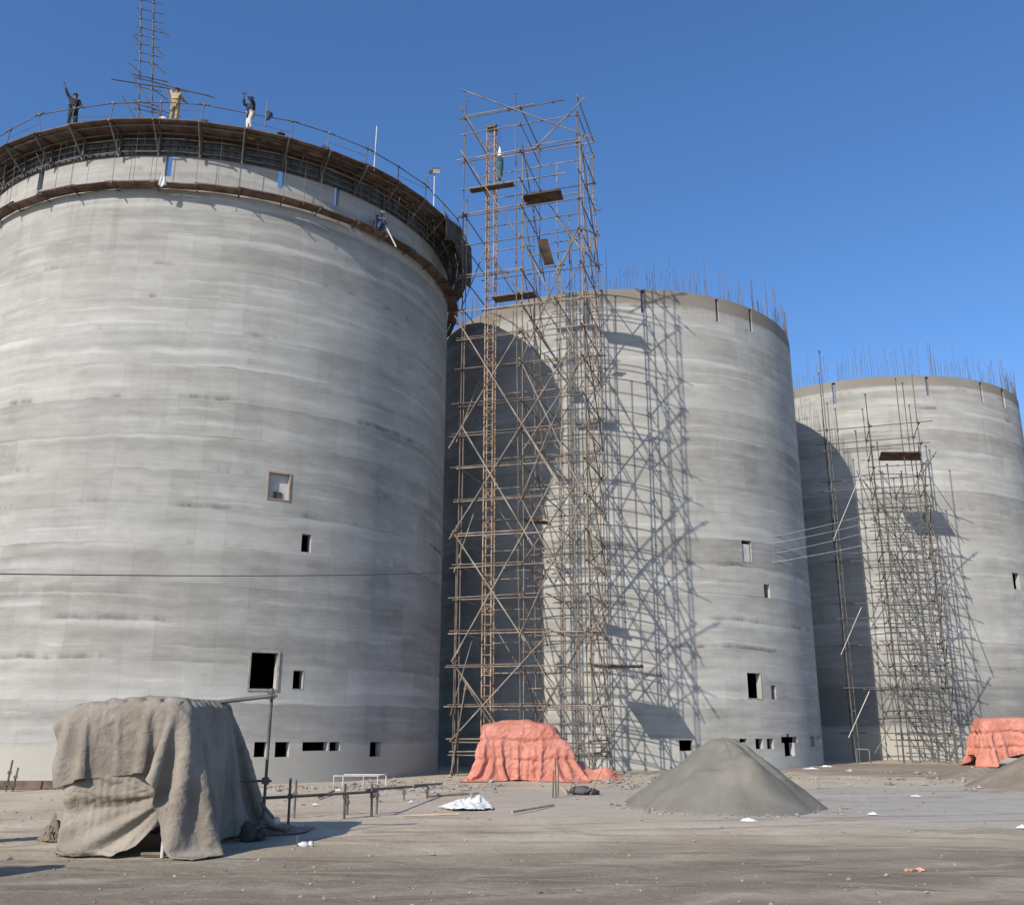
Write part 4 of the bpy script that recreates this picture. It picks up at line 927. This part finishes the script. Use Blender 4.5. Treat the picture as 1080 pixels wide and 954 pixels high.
def hull(xl, xr, y0, y1, h, top=(0, 0, 0, 0), off=0.0):
    """collider: upright block whose four sides lean in by top=(left,right,front,back) at height h"""
    def f(Q):
        x, y, z = Q[..., 0], Q[..., 1], Q[..., 2]; t = np.clip(z/h, 0, 1.2)
        wob = 0.035*np.sin(x*2.3 + z*1.7) + .03*np.sin(y*2.9 - z*2.1)
        a = x - (xl + top[0]*t - off) + wob; b = (xr - top[1]*t + off) - x + wob; c = y - (y0 + top[2]*t - off) + wob; d = (y1 - top[3]*t + off) - y + wob; e = (h + off + wob*.6 - .05*np.sin(x*2.0)) - z
        m = np.stack([a, b, c, d, e], -1); inside = (m > 0).all(-1); k = m.argmin(-1); q = m.min(-1)
        Q = Q.copy()
        for ax, ix, sg in ((0, 0, -1), (0, 1, 1), (1, 2, -1), (1, 3, 1), (2, 4, 1)):
            s = inside & (k == ix); Q[..., ax] = np.where(s, Q[..., ax] + sg*q, Q[..., ax])
        return floor_hit(Q, inside)
    return f

# --- the canvas shelter
SX0, SX1, SY0, SY1, SH = -8.55, -6.05, 19.35, 22.9, 2.74
shel = thing('canvas_shelter', 'dusty canvas sheets draped over a pole frame, a dark gap at its foot', 'shelter', ((SX0+SX1)/2, (SY0+SY1)/2, 0))
nx, ny = 58, 64; x0, x1 = SX0 - .45, SX1 - .38 + 2.5; y0, y1 = SY0 + .1 - 1.24, SY1 - .1 + 2.4
gx, gy = np.meshgrid(np.linspace(x0, x1, nx), np.linspace(y0, y1, ny))
P = np.stack([gx, gy, SH + .16 + .05*np.sin(gx*3 + gy) + .06*np.sin(gy*6.5 + gx*.7) + .02*RNG.standard_normal(gx.shape)], -1)
pt = np.zeros((ny, nx), bool)
for j in range(ny):
    for i in range(nx):
        x_, y_ = P[j, i, 0], P[j, i, 1]
        if (abs(x_ - SX0 - .06) < .04 or abs(x_ - SX1 + .44) < .04) and SY0 + .22 < y_ < SY1 - .2 and j % 3 == 0: pt[j, i] = True; P[j, i, 2] = SH + .07 + .03*math.sin(y_*4)
        if abs(y_ - SY0 - .22) < .04 and SX0 + .1 < x_ < SX1 - .45 and i % 4 == 0: pt[j, i] = True; P[j, i, 2] = SH + .08 + .02*math.sin(x_*5)
P = drape(P, ((y1-y0)/(ny-1)*1.08, (x1-x0)/(nx-1)*1.02), pt, hull(SX0, SX1, SY0, SY1, SH, (.0, .38, .1, .1), .10), bend=.05)
P = creases(finer(P), .022, 2.2, 4); P[..., 2] = np.maximum(P[..., 2], .025)
cloth_obj('top_canvas', P, M['tarp_top'], shel)
nx, ny = 76, 32
path = [Vector((SX0 + .03, 22.6, 1.66)), Vector((SX0 + .03, SY0 + .03, 1.70)), Vector((SX1 - .40, SY0 - .0, 1.86))]
L1 = (path[1]-path[0]).length; L2 = (path[2]-path[1]).length
P = np.zeros((ny, nx, 3)); clothw = (L1 + L2)*1.03
for i in range(nx):
    s = i/(nx-1)*(L1 + L2); q = path[0].lerp(path[1], s/L1) if s < L1 else path[1].lerp(path[2], (s - L1)/L2)
    n = Vector((-1, 0, 0)) if s < L1 else Vector((0, -1, 0))
    for j in range(ny):
        v = j/(ny-1); P[j, i] = q + n*(.04 + .35*v + .05*math.sin(i*.9)*v) - UP*v*1.55*(1 - .0)
pins = np.zeros((ny, nx), bool); pins[0, :] = True
# the lower right corner is caught up and tied near the corner post, which leaves the triangular gap
tie = Vector((SX1 - .46, SY0 - .16, .82))
for j in range(1, int(ny*.55)): P[j, nx-1] = Vector(path[2]).lerp(tie, j/(ny*.55)); pins[j, nx-1] = True
P[ny-1, nx-1] = tie + Vector((.03, -.04, -.1)); pins[ny-1, nx-1] = True
P = drape(P, (1.86/(ny-1), clothw/(nx-1)), pins, hull(SX0, SX1, SY0, SY1, SH, (.0, .3, .1, .1), -.02), steps=90, bend=.04)
for j in range(ny):          # folds fan out from the tied corner across the front
    for i in range(nx):
        x, y, z = P[j, i]
        if y < SY0 + .3:
            d = math.hypot(tie.x - x, z - tie.z - .25); th = math.atan2(z - tie.z - .25, tie.x - x + .05)
            f = math.sin(th*11 + 2.2*mnoise.noise(Vector((x, z, 3)))) + .5*math.sin(th*23 + 1.3)
            P[j, i, 1] = y - .05*(f + .6)*min(1, d*1.6)*min(1, j/5)
P = creases(finer(P), .02, 2.6, 8); P[..., 2] = np.maximum(P[..., 2], .025)
cloth_obj('front_canvas', P, M['tarp_front'], shel, keep=lambda u, v: v < 1 - max(0, (u - .74)/.26)*.46 + .015*math.sin(u*60))
for a, b in (((SX0 + .08, SY0 + .1), (SX0 + .08, SY0 + .15)), ((SX1 - .47, SY0 - .1), (SX1 - .55, SY0 + .15)), ((SX0 + .08, SY1 - .1), (SX0 + .08, SY1 - .15)), ((SX1 - .15, SY1 - .2), (SX1 - .4, SY1 - .3))):
    mb = MB(); mb.tube((a[0], a[1], 0), (b[0], b[1], SH - .3), .04, 8); mb.build('frame_pole', M['pipe_pale'], shel)
mb = MB(); mb.tube((-6.95, SY0 + .0, .05), (-5.95, SY0 - .02, .06), .035, 7); mb.build('foot_rail', M['pipe'], shel)
for y in (SY0 + .15, SY1 - .2):
    mb = MB(); mb.tube((SX0 + .1, y + .1, SH - .28), (SX1 - .5, y + .1, SH - .28), .04, 8); mb.build('roof_pole', M['pipe'], shel)

# --- scaffold post with an arm, standing at the back right corner of the shelter
pp = Vector((-5.33, 21.9, 0)); t = thing('scaffold_post', 'upright rusty pipe with clamps and side arm, right of the canvas shelter', 'post', pp)
mb = MB(); mb.tube(pp, pp + Vector((.0, .05, 3.17)), .034, 8); mb.build('pole', M['pipe_dark'], t)
mb = MB(); mb.tube(pp + Vector((.03, -.06, 3.0)), pp + Vector((-1.25, .05, 2.86)), .045, 8); mb.build('arm', M['pipe_dark'], t)
for z in (3.0, 1.22, .36, .12):
    mb = MB(); coup(mb, pp + UP*z, .075); mb.tube(pp + Vector((-.14, -.05, z)), pp + Vector((.14, -.05, z)), .03, 6); mb.build('clamp', M['coupler'], t)
mb = MB(); mb.tube(pp + Vector((-.55, .1, 1.2)), pp + Vector((.05, .05, 1.22)), .03, 6); mb.build('tie_bar', M['pipe_dark'], t)
mb = MB(); mb.tube(pp + Vector((-.05, -.08, .78)), pp + Vector((.30, -.12, .42)), .035, 8); b_ = mb.build('brace', M['pipe_dark'], t)
mb = MB(); blobs(mb, [(pp + Vector((.32, -.13,   .42)), .085, .06, .09)]); mb.build('end_cap', M['pipe_pale'], b_)
mb = MB(); blobs(mb, [(pp + Vector((-.28, -.12, .16)), .2, .16, .22), (pp + Vector((-.12, .1, .1)), .18, .2, .12)], amp=.3, seed=8)
tag(mb.build('dark_bundle', M['net']), 'dark bundle lying at the foot of the clamped post', 'bundle')

# --- orange tarpaulins over stacked goods
def rbox_hit(boxes):
    def f(Q):
        Q = Q.copy(); hit = np.zeros(Q.shape[:2], bool)
        for _ in range(2):
            for c, h, r in boxes:
                d = Q - np.array(c); s = np.sign(d); q = np.abs(d) - (np.array(h) - r)
                qm = np.maximum(q, 0); l = np.sqrt((qm*qm).sum(-1)); inn = np.minimum(q.max(-1), 0); sd = l + inn - r
                m = sd < .02
                nrm = np.where((l > 1e-6)[..., None], qm/np.maximum(l, 1e-6)[..., None], (q == q.max(-1, keepdims=True)).astype(float))*s
                Q[m] += (nrm*(.02 - sd)[..., None])[m]; hit |= m
        return floor_hit(Q, hit)
    return f
def tarp_pile(name, label, c, boxes, ext, n, mat, ties=(), rot=0.0, seed=0):
    t = thing(name, label, 'tarpaulin', c); rng = np.random.default_rng(seed)
    zt = max(b[0][2] + b[1][2] for b in boxes) + .06
    x0, x1, y0, y1 = ext; nx, ny = n
    gx, gy = np.meshgrid(np.linspace(x0, x1, nx), np.linspace(y0, y1, ny))
    P = np.stack([gx, gy, zt + .05*np.sin(gx*3.1 + seed) + .05*np.sin(gy*4 + gx*2) + .03*rng.standard_normal(gx.shape)], -1)
    P = drape(P, ((y1-y0)/(ny-1)*1.06, (x1-x0)/(nx-1)*1.06), None, rbox_hit(boxes), steps=90, bend=.03)
    # ropes pull the sheet in at a few heights
    cx = sum(b[0][0] for b in boxes)/len(boxes); cy = sum(b[0][1] for b in boxes)/len(boxes)
    for z, w, a in ties:
        k = a*np.exp(-((P[..., 2] - z - .05*np.sin(P[..., 0]*2.2 + seed))/w)**2)
        d = P[..., :2] - np.array([cx, cy]); l = np.maximum(np.sqrt((d*d).sum(-1)), .3)
        P[..., :2] -= d/l[..., None]*k[..., None]
    P = np.ascontiguousarray(finer(P)); ny, nx = P.shape[:2]; flat = P.reshape(-1, 3)
    for q in range(len(flat)):
        v = Vector(flat[q]); a = mnoise.noise(v*1.9 + Vector((seed, 0, 0))); b2 = 1 - abs(mnoise.noise(v*3.4 + Vector((0, seed, 0))))*2
        d = Vector((v.x - cx, v.y - cy, .35)).normalized(); flat[q] = v + d*(a*.06 + b2*.03 + 0.028*max(0, 1 - 3.5*abs(mnoise.noise(v*2.4 + Vector((2, seed, 5)))))**1.5 + 0.016*max(0, 1 - 4*abs(mnoise.noise(v*5.2 + Vector((7, seed, 1)))))**1.5)
    flat[:, 2] = np.maximum(flat[:, 2], .03)
    c_, s_ = math.cos(rot), math.sin(rot); X = flat[:, 0]*c_ - flat[:, 1]*s_ + c[0]; Y = flat[:, 0]*s_ + flat[:, 1]*c_ + c[1]
    flat = np.stack([X, Y, flat[:, 2] + c[2]], -1); P = flat.reshape(ny, nx, 3)
    cloth_obj('sheet', P, mat, t, .02); return t
oc = Vector((0.45, 45.6, 0))
t = tarp_pile('tarpaulin_pile', 'bright orange tarpaulin tied over a stack at the foot of the tall tower', oc,
          [((-.05, 0, .45), (1.72, 1.12, .47), .14), ((-.1, .1, 1.25), (1.62, 1.08, .45), .16), ((-.15, .1, 2.0), (1.62, 1.03, .40), .16), ((-.3, .05, 2.30), (.75, .7, .25), .2), ((1.35, -.15, .95), (.8, .9, .75), .25), ((.9, -.45, .7), (.8, .75, .6), .2)],
          (-3.25, 3.35, -2.9, 2.9), (72, 62), M['orange'], ((1.68, .10, .10), (.86, .10, .09)), 0.0, 4)
def tail(u, v):
    x = 2.35 + u*2.15; w = .9*(1 - .45*u); return oc + Vector((x, -.25 + (v - .5)*w*1.5 + .15*math.sin(u*7), .03 + (1 - abs(v - .5)*2)**.7*(.72 - .45*u + .12*math.sin(u*11) + .1*mnoise.noise(Vector((u*6, v*5, 2))))))
Tq = np.array([[tuple(tail(i/47, j/27)) for i in range(48)] for j in range(28)])
Tq = creases(finer(Tq, 2), .07, 1.9, 3); Tq[..., 2] = np.maximum(Tq[..., 2], .02)
cloth_obj('trailing_end', Tq, M['orange'], t, .02)
oc2 = Vector((30.6, 61.0, 0))
tarp_pile('tarpaulin_pile', 'orange tarpaulin over a stack behind the earth heap at the right edge', oc2,
          [((-1.0, 0, .55), (1.15, 1.1, .6), .2), ((-1.0, 0, 1.6), (1.12, 1.05, .65), .2), ((-.9, .0, 2.35), (1.05, 1.0, .45), .2), ((1.1, -.2, .6), (1.2, 1.2, .6), .2), ((1.1, -.2, 1.7), (1.15, 1.1, .65), .2), ((1.2, -.1, 2.4), (1.1, 1.05, .42), .2)],
          (-3.55, 4.0, -2.9, 2.9), (66, 50), M['orange'], ((1.95, .1, .14), (1.08, .1, .12)), -.1, 9)

# ------------------------------------------------------------------ heaps
def heap(name, label, c, rx, ry, h, mat, seed, peak=(0, 0), tip=.12, rough=.09):
    mb = MB(); n, m = 120, 44; vs = []
    for j in range(m + 1):
        r = (j/m)**.9
        for k in range(n):
            a = 2*PI*k/n; dx, dy = math.cos(a), math.sin(a); e = 1 + .14*mnoise.noise(Vector((dx*1.3, dy*1.3, seed))) + .05*mnoise.noise(Vector((dx*4, dy*4, seed)))
            x = dx*r*rx*e + peak[0]*(1 - r); y = dy*r*ry*e + peak[1]*(1 - r)
            lin = 1 - r; z = h*(math.sqrt(lin*lin + 0) - tip*math.exp(-(r/.12)**2)*.6)
            z = h*(lin*.93 + .07*lin*lin - tip*.55*math.exp(-(r/.10)**2)); skirt = .28*math.exp(-((r - .95)/.16)**2)*.22
            z += skirt*(1 - r) + rough*h*.35*mnoise.noise(Vector((x*.8, y*.8, seed)))*(4*r*(1 - r)) + rough*.3*mnoise.noise(Vector((x*3, y*3, seed + 2)))*(1 - r)
            # slip gullies running down the slope
            z += .12*h*max(0, dx*.8 - dy*.5)*math.exp(-((r - .55)/.22)**2)*(.4 + mnoise.noise(Vector((dx*2, dy*2, seed + 4))))
            z -= .06*h*max(0, mnoise.noise(Vector((dx*5, dy*5, seed + 9))))*4*r*(1 - r)
            vs.append((c[0] + x, c[1] + y, c[2] + max(z, 0) - (.05 if j == m else 0)))
    mb.add(vs, [(j*n + k, (j+1)*n + k, (j+1)*n + (k+1) % n, j*n + (k+1) % n) for j in range(m) for k in range(n)], True)
    return tag(mb.build(name, mat), label, 'heap')
heap('sand_pile', 'large cone of grey sand standing alone in the yard before the middle silo', (6.5, 31.4, -.02), 3.12, 3.4, 2.3, M['sand'], 3.0, (.13, 0), .2, .32)
heap('earth_heap', 'brown earth heap running out of the picture at the right edge', (23.1, 40.8, -.02), 4.9, 3.6, 2.75, M['dirt_heap'], 8.0, (.8, 0))
heap('gravel_heap', 'low heap of earth and rubble between the dark scaffold and the earth heap', (21.8, 47.0, -.02), 2.6, 1.4, .62, M['dirt_heap'], 12.0, (.2, .1), rough=.2)

# ------------------------------------------------------------------ rubble, litter and small things of the yard
def stone(mb, p, s, seed):
    r = random.Random(seed); n = 6; vs = []; q = [(0, 0, 1), (0, 0, -1)] + [(math.cos(2*PI*k/5), math.sin(2*PI*k/5), r.uniform(-.4, .4)) for k in range(5)]
    rot = Matrix.Rotation(r.uniform(0, 6), 3, 'Z') @ Matrix.Rotation(r.uniform(-.5, .5), 3, 'X')
    f = (r.uniform(.7, 1.4), r.uniform(.6, 1.1), r.uniform(.4, .8))
    vs = [Vector(p) + rot @ Vector((a[0]*f[0]*s*r.uniform(.75, 1.2), a[1]*f[1]*s*r.uniform(.75, 1.2), a[2]*f[2]*s)) for a in q]
    mb.add(vs, [(0, 2+k, 2+(k+1) % 5) for k in range(5)] + [(1, 2+(k+1) % 5, 2+k) for k in range(5)])
mb = MB()
def scatter(n, fn, smin, smax):
    for k in range(n):
        x, y = fn(); s = smin*(smax/smin)**(random.random()**2.2); stone(mb, (x, y, gz(x, y) + s*.18), s, random.random())
scatter(420, lambda: (random.uniform(-6.5, -.3), 41.5 + random.gauss(0, 2.6)), .03, .17)
scatter(240, lambda: (random.uniform(-10.5, -4), 39.3 + random.gauss(0, .8) + .1*random.random()), .03, .14)
scatter(220, lambda: (random.uniform(3.8, 8.5), 44 + random.gauss(0, 2.2)), .04, .24)
scatter(160, lambda: (random.uniform(12, 22), 47 + random.gauss(0, 4)), .04, .22)
scatter(120, lambda: (random.gauss(21.5, 2.2), 44.5 + random.gauss(0, 2)), .04, .2)
tag(mb.build('rubble', M['stone']), 'broken stone and rubble strewn along the foot of the silos', 'rubble', kind='stuff')
mb = MB()
scatter(1500, lambda: (random.uniform(-16, 24), random.uniform(13, 42)), .012, .07)
scatter(700, lambda: (random.gauss(0, 7), 13 + abs(random.gauss(0, 4))), .008, .04)
for q in range(420):
    a_ = random.uniform(PI, 2*PI); r_ = random.gauss(3.25, .35); x_, y_ = 6.6 + r_*math.cos(a_), 31.4 + r_*1.05*math.sin(a_); s_ = .015*(6)**(random.random()**2); stone(mb, (x_, y_, gz(x_, y_) + s_*.2), s_, random.random())
tag(mb.build('pebbles', M['stone']), 'pebbles scattered over the dirt of the yard', 'pebbles', kind='stuff')

def crumple(name, label, p, s, mat, cat, seed, n=1):
    """a creased sheet or sack: ridged folds over an uneven outline, lying on the ground"""
    m = 56 if s[0] > .5 else 22; mb = MB(); vs = []; fs = []; k = {}
    for j in range(m + 1):
        for i in range(m + 1):
            u, v = 2*i/m - 1, 2*j/m - 1; r = math.hypot(u, v); a = math.atan2(v, u)
            e = 1 + .45*mnoise.noise(Vector((math.cos(a)*1.4, math.sin(a)*1.4, seed))) + .2*mnoise.noise(Vector((math.cos(a)*4, math.sin(a)*4, seed)))
            if r > e*.95: continue
            q = r/(e*.95); x, y = u*s[0], v*s[1]
            w = Vector((u*1.7, v*1.7, seed)); rd = 1 - abs(mnoise.noise(w))*2.4; rd2 = 1 - abs(mnoise.noise(w*2.3 + Vector((0, 3, 0))))*2.4; rd3 = 1 - abs(mnoise.noise(w*5 + Vector((5, 0, 0))))*2
            z = s[2]*max(0, (.22 + .55*max(rd, 0) + .28*max(rd2, -.3) + .10*rd3)*min(1, (1 - q)*1.5)**.9*(.55 + .75*(mnoise.noise(Vector((u*1.1, v*1.1, seed + 7))) + .35)) + .02)
            k[i, j] = len(vs); vs.append((p[0] + x + .06*s[0]*rd2, p[1] + y, p[2] + .012 + z))
    for j in range(m):
        for i in range(m):
            c = [(i, j), (i+1, j), (i+1, j+1), (i, j+1)]
            if all(q in k for q in c): fs.append(tuple(k[q] for q in c))
    mb.add(vs, fs, s[0] > .5); return tag(thick(mb.build(name, mat), .008), label, cat)
q = on_ground(494, 853); q.y += .3
crumple('crumpled_sacking', 'heap of crumpled white plastic sacking on the dirt before the orange tarpaulin', (q.x, q.y, 0), (.95, .6, .36), M['white_plastic'], 'sacking', 6, 9)
for k, (px, py, s, lab) in enumerate(((966, 840, .22, 'white scrap on the pale dust right of the sand pile, the farther of two'), (920, 859, .16, 'white scrap on the pale dust right of the sand pile, the nearer of two'), (788, 866, .26, 'flat white scrap at the front foot of the sand pile'),
                                      (1077, 873, .12, 'small white scrap at the right edge of the yard'), (1026, 810, .16, 'small white scrap on brown earth near the right earth heap'), (433, 846, .1, 'tiny white scrap by the low pipe rail'), (855, 811, .5, 'long white scraps by the door of the middle silo'), (872, 808.5, .45, 'white scraps nearest to the shaded gap beside the middle silo'), (333, 849, .12, 'tiny white scrap under the low pipe rail'), (356, 834, .13, 'white scrap beside the low white pipe frame'), (93, 0, 0, ''))):
    if s == 0: continue
    g = on_ground(px, py); crumple('paper_scrap', lab, (g.x, g.y, 0), (s*.95, s*.6, .05 + s*.12), M['paper'], 'scrap', 20 + k, 2)
g = on_ground(966, 919); t = thing('broken_brick', 'broken pieces of brick lying together on the dirt in the right foreground', 'brick', g)
for dx, dy, s in ((.1, .05, .09), (-.1, -.04, .06), (.0, .1, .05), (-.13, .08, .045), (.17, .12, .05), (.04, -.08, .04)):
    mb = MB(); stone(mb, (g.x + dx, g.y + dy, s*.4), s, dx + 3); mb.build('fragment', M['brick'], t)
g = on_ground(320, 893); t = thing('litter', 'small pink and white litter beside a short peg in the shelter shadow', 'litter', g)
mb = MB(); blobs(mb, [((g.x, g.y, .05), .1, .07, .05), ((g.x + .14, g.y + .02, .06), .06, .05, .05)], amp=.5, seed=2); mb.build('paper', M['paper'], t)
mb = MB(); mb.tube((g.x - .12, g.y, 0), (g.x - .13, g.y, .22), .018, 6); mb.build('peg', M['pipe_dark'], t)
g = on_ground(833, 810); t = thing('brick_stack', 'small stack of pinkish bricks in front of the broken doorway of the middle silo', 'bricks', (g.x, g.y + 1, 0))
for k in range(9):
    mb = MB(); mb.box((g.x + random.uniform(-.1, .1) + (k % 2)*.24 - .12, g.y + 1 + random.uniform(-.06, .06), .06 + (k//2)*.115 + .002*k), (.23, .2, .1), ZR(random.uniform(-.3, .3))); mb.build('brick', M['brick'], t)
g = on_ground(47, 889); g.y += .2
crumple('stone_sack', 'tan sack slumped on the ground at the left foot of the shelter', (g.x + .1, g.y, 0), (.34, .3, .5), M['dirt_heap'], 'sack', 44, 4)

# low pipe rail before the near silo
t = thing('pipe_rail', 'low rusty pipe rail on short posts in front of the near silo', 'rail', on_ground(306, 871))
def up(px, y0, y1): g = on_ground(px, y1); h = (at(px, y0, g.y)).z; return g, h
ps = []
for px, y0, y1 in ((304, 820, 871), (310, 822, 862), (363, 826, 862), (366, 838, 858), (392, 826, 860), (397, 827, 857), (426, 830, 844), (450, 829, 842)):
    g, h = up(px, y0, y1); mb = MB(); mb.tube((g.x, g.y, -.1), (g.x + random.uniform(-.03, .03), g.y, h), .034, 7); coup(mb, Vector((g.x, g.y, h*.62)), .06); mb.build('post', M['pipe_dark'], t); ps.append((g, h))
A = Vector((-6.3, 24.6, .66)); B = Vector((ps[0][0].x, ps[0][0].y, .68)); C = Vector((ps[4][0].x, ps[4][0].y, .62)); Dq = Vector((ps[7][0].x, ps[7][0].y, .42)); Eq = at(466, 826, 36.5)
for a, b in ((A, C + (C - B)*.05), (C - (C - B)*.1 + UP*.06, Dq), (Dq + UP*.05 - (Dq - C)*.3, Eq)):
    mb = MB(); mb.tube(a, b, .038, 7); mb.build('rail', M['pipe'], t)
t = thing('low_barrier', 'low white pipe frame on three legs against the near silo', 'frame', on_ground(375, 831))
leg = [on_ground(px, 831) for px in (351.5, 383, 398)]
for g in leg:
    mb = MB(); mb.tube(g, g + UP*.46, .022, 7); mb.build('leg', M['pipe_pale'], t)
mb = MB(); mb.tube(leg[0] + UP*.46, leg[2] + UP*.46, .022, 7); mb.tube(leg[0] + UP*.46, leg[0] + Vector((.2, 1.0, .46)), .025, 6); mb.tube(leg[0] + Vector((.2, 1.0, .46)), leg[2] + Vector((.2, 1.0, .46)), .025, 6); mb.tube(leg[2] + Vector((0, 0, .46)), leg[2] + Vector((.2, 1, .46)), .025, 6)
for g in (leg[0], leg[2]): mb.tube(g + Vector((.2, 1, 0)), g + Vector((.2, 1, .46)), .025, 6)
mb.build('top_bar', M['pipe_pale'], t)
g0, g1 = on_ground(907, 805), on_ground(918, 806)
t = thing('pipe_stand', 'small bent pipe frame at the edge of the shade beside the middle silo', 'frame', g1)
mb = MB(); mb.path([g1, g1 + UP*.85, g1 + UP*.92 + Vector((-.08, 0, 0)), g1 + Vector((-.75, .1, .93))], .04, 7); mb.build('bent_pipe', M['pipe'], t)
mb = MB(); mb.tube(g1 + Vector((-.75, .1, 0)), g1 + Vector((-.75, .1, .9)), .025, 6); mb.build('leg', M['pipe'], t)
# upright stakes at the left edge
for px, y0, y1, lab in ((6, 801, 834, 'taller of two dark stakes at the left edge before the near silo'), (13, 809, 834, 'shorter of two dark stakes at the left edge before the near silo')):
    g, h = up(px, y0, y1); mb = MB(); mb.tube((g.x, g.y, 0), (g.x + .1, g.y, h), .035, 6); coup(mb, Vector((g.x + .05, g.y, h*.6)), .06); coup(mb, Vector((g.x, g.y, h*.25)), .08)
    tag(mb.build('stake', M['pipe_dark']), lab, 'stake')
g = on_ground(0, 828); mb = MB(); mb.box((-17.6, 38.55, .16), (7.5, .2, .30), ZR(-.02)); mb.box((-14.4, 38.5, .12), (1.2, .18, .22), ZR(.05))
tag(mb.build('timber_beam', M['wood']), 'brown timber beam lying along the foot of the near silo, left of the shelter', 'beam')
# stakes and sticks beside the orange tarpaulin
t = thing('stake_bundle', 'pair of rough stakes stuck in the dirt before the orange tarpaulin', 'stakes', on_ground(586, 842))
for px, y0, y1, ln in ((583, 812, 842, .04), (586.5, 799, 842, -.02), (588.5, 806, 840, .03)):
    g, h = up(px, y0, y1); mb = MB(); mb.tube((g.x, g.y, -.05), (g.x + ln, g.y, h), .03, 6, .024); mb.build('stake', M['pipe_dark'], t)
g = on_ground(611, 838); t = thing('stick_pile', 'dark bag and a tangle of sticks lying at the right foot of the orange tarpaulin', 'sticks', g)
for k in range(16):
    a = random.uniform(0, 2*PI); l = random.uniform(.4, 1.1); q = g + Vector((random.uniform(-.5, .5), random.uniform(-.3, .4), 0)); mb = MB()
    mb.tube(q, q + Vector((math.cos(a)*l*.5, math.sin(a)*l*.4, random.uniform(.15, 1.0)*l)), .017, 5, .01); mb.build('stick', M['wood_pale'] if k % 3 else M['pipe_dark'], t)
mb = MB(); blobs(mb, [(g + Vector((.1, -.05, .14)), .4, .25, .18), (g + Vector((.42, 0, .1)), .3, .22, .13)], amp=.4, seed=15); mb.build('dark_bag', M['net'], t)
# poles lying about
for (a, b, r, lab) in (((448, 841), (505, 838), .05, 'pole lying on the dirt just behind the white sacking'), ((425, 862), (484, 861), .03, 'thin pole lying on the dirt in front of the white sacking'), ((540, 858), (584, 851), .035, 'thin stick lying on the dirt below the orange tarpaulin'), ((335, 843), (352, 836), .04, 'short pole lying beside the low white pipe frame')):
    pa, pb = on_ground(*a), on_ground(*b); mb = MB(); mb.tube(pa + UP*(r + .02), pb + UP*(r + .04), r, 7); tag(mb.build('loose_pole', M['wood_pale']), lab, 'pole')
# added drums, out of view at the left, throw the two shadows that enter its lower left corner
def drum(p, label, mat):
    t = thing('shadow_caster_drum', label, 'drum', p); n = 28; prof = [(.29, 0), (.30, .02), (.285, .05), (.285, .30), (.30, .315), (.285, .33), (.285, .60), (.30, .615), (.285, .63), (.285, .86), (.30, .885), (.28, .90), (.27, .87)]
    mb = MB(); vs = [(p.x + r*math.cos(2*PI*k/n), p.y + r*math.sin(2*PI*k/n), p.z + z) for r, z in prof for k in range(n)]
    mb.add(vs, [(j*n + k, j*n + (k+1) % n, (j+1)*n + (k+1) % n, (j+1)*n + k) for j in range(len(prof)-1) for k in range(n)], True); mb.add(vs[-n:], [tuple(range(n))]); mb.build('drum_body', mat, t)
    mb = MB(); mb.tube(p + Vector((.15, 0, .86)), p + Vector((.15, 0, .905)), .035, 10); mb.build('bung', M['coupler'], t)
for x, y, z in ((-11.95, 20.3, 0), (-11.9, 20.33, .905), (-11.3, 20.75, 0), (-11.27, 20.72, .905), (-10.35, 15.6, 0), (-10.3, 15.58, .905), (-9.75, 15.75, 0), (-9.72, 15.77, .905)):
    drum(Vector((x, y, z)), 'rust-stained drum added out of view, stacked in twos to throw a shadow into the yard', M['rust'])
for o in COL.objects:
    if o.name.startswith('shadow_caster_drum'): o['group'] = 'added drums throwing shadows from out of view'

# ------------------------------------------------------------------ light, sky, camera
w = bpy.data.worlds.new('World'); scene.world = w; w.use_nodes = True
sky = w.node_tree.nodes.new('ShaderNodeTexSky'); sky.sky_type = 'NISHITA'; sky.sun_disc = False
AZ, EL = R_(53), R_(33)          # the light travels towards azimuth 53 deg (from +X), sun 33 deg high
sd = Vector((-math.cos(EL)*math.cos(AZ), -math.cos(EL)*math.sin(AZ), math.sin(EL)))   # towards the sun
sky.sun_elevation = EL; sky.sun_rotation = math.atan2(sd.x, sd.y)
sky.air_density = 1.0; sky.dust_density = 0.6; sky.ozone_density = 4.0; sky.altitude = 0
bg = w.node_tree.nodes['Background']; bg.inputs['Strength'].default_value = 0.10
hs = w.node_tree.nodes.new('ShaderNodeHueSaturation'); hs.inputs['Saturation'].default_value = 1.13
w.node_tree.links.new(sky.outputs[0], hs.inputs['Color']); tn = w.node_tree.nodes.new('ShaderNodeMix'); tn.data_type = 'RGBA'; tn.blend_type = 'MULTIPLY'; tn.inputs['Factor'].default_value = 1; tn.inputs[7].default_value = (1.06, 1.10, 1.21, 1)
w.node_tree.links.new(hs.outputs[0], tn.inputs[6]); w.node_tree.links.new(tn.outputs[2], bg.inputs[0])
L = bpy.data.lights.new('sun', 'SUN'); L.energy = 3.6; L.angle = R_(0.55); L.color = (1.0, 0.93, 0.815)
so = bpy.data.objects.new('sun', L); COL.objects.link(so); so.rotation_euler = sd.to_track_quat('Z', 'Y').to_euler(); so.location = (-30, -40, 60)
cd = bpy.data.cameras.new('camera'); cam = bpy.data.objects.new('camera', cd); COL.objects.link(cam)
cd.sensor_fit = 'HORIZONTAL'; cd.sensor_width = 36; cd.lens = F/1080*36; cd.clip_end = 5000; cd.clip_start = 0.1
cam.matrix_world = Matrix.Translation((0, 0, CZ)) @ Matrix.Rotation(PI/2 + TH, 4, 'X') @ Matrix.Rotation(RO, 4, 'Z')
scene.camera = cam
vs = scene.view_settings; vs.view_transform = 'Standard'; vs.look = 'None'; vs.gamma = 1; vs.exposure = 0.55; vs.use_curve_mapping = False
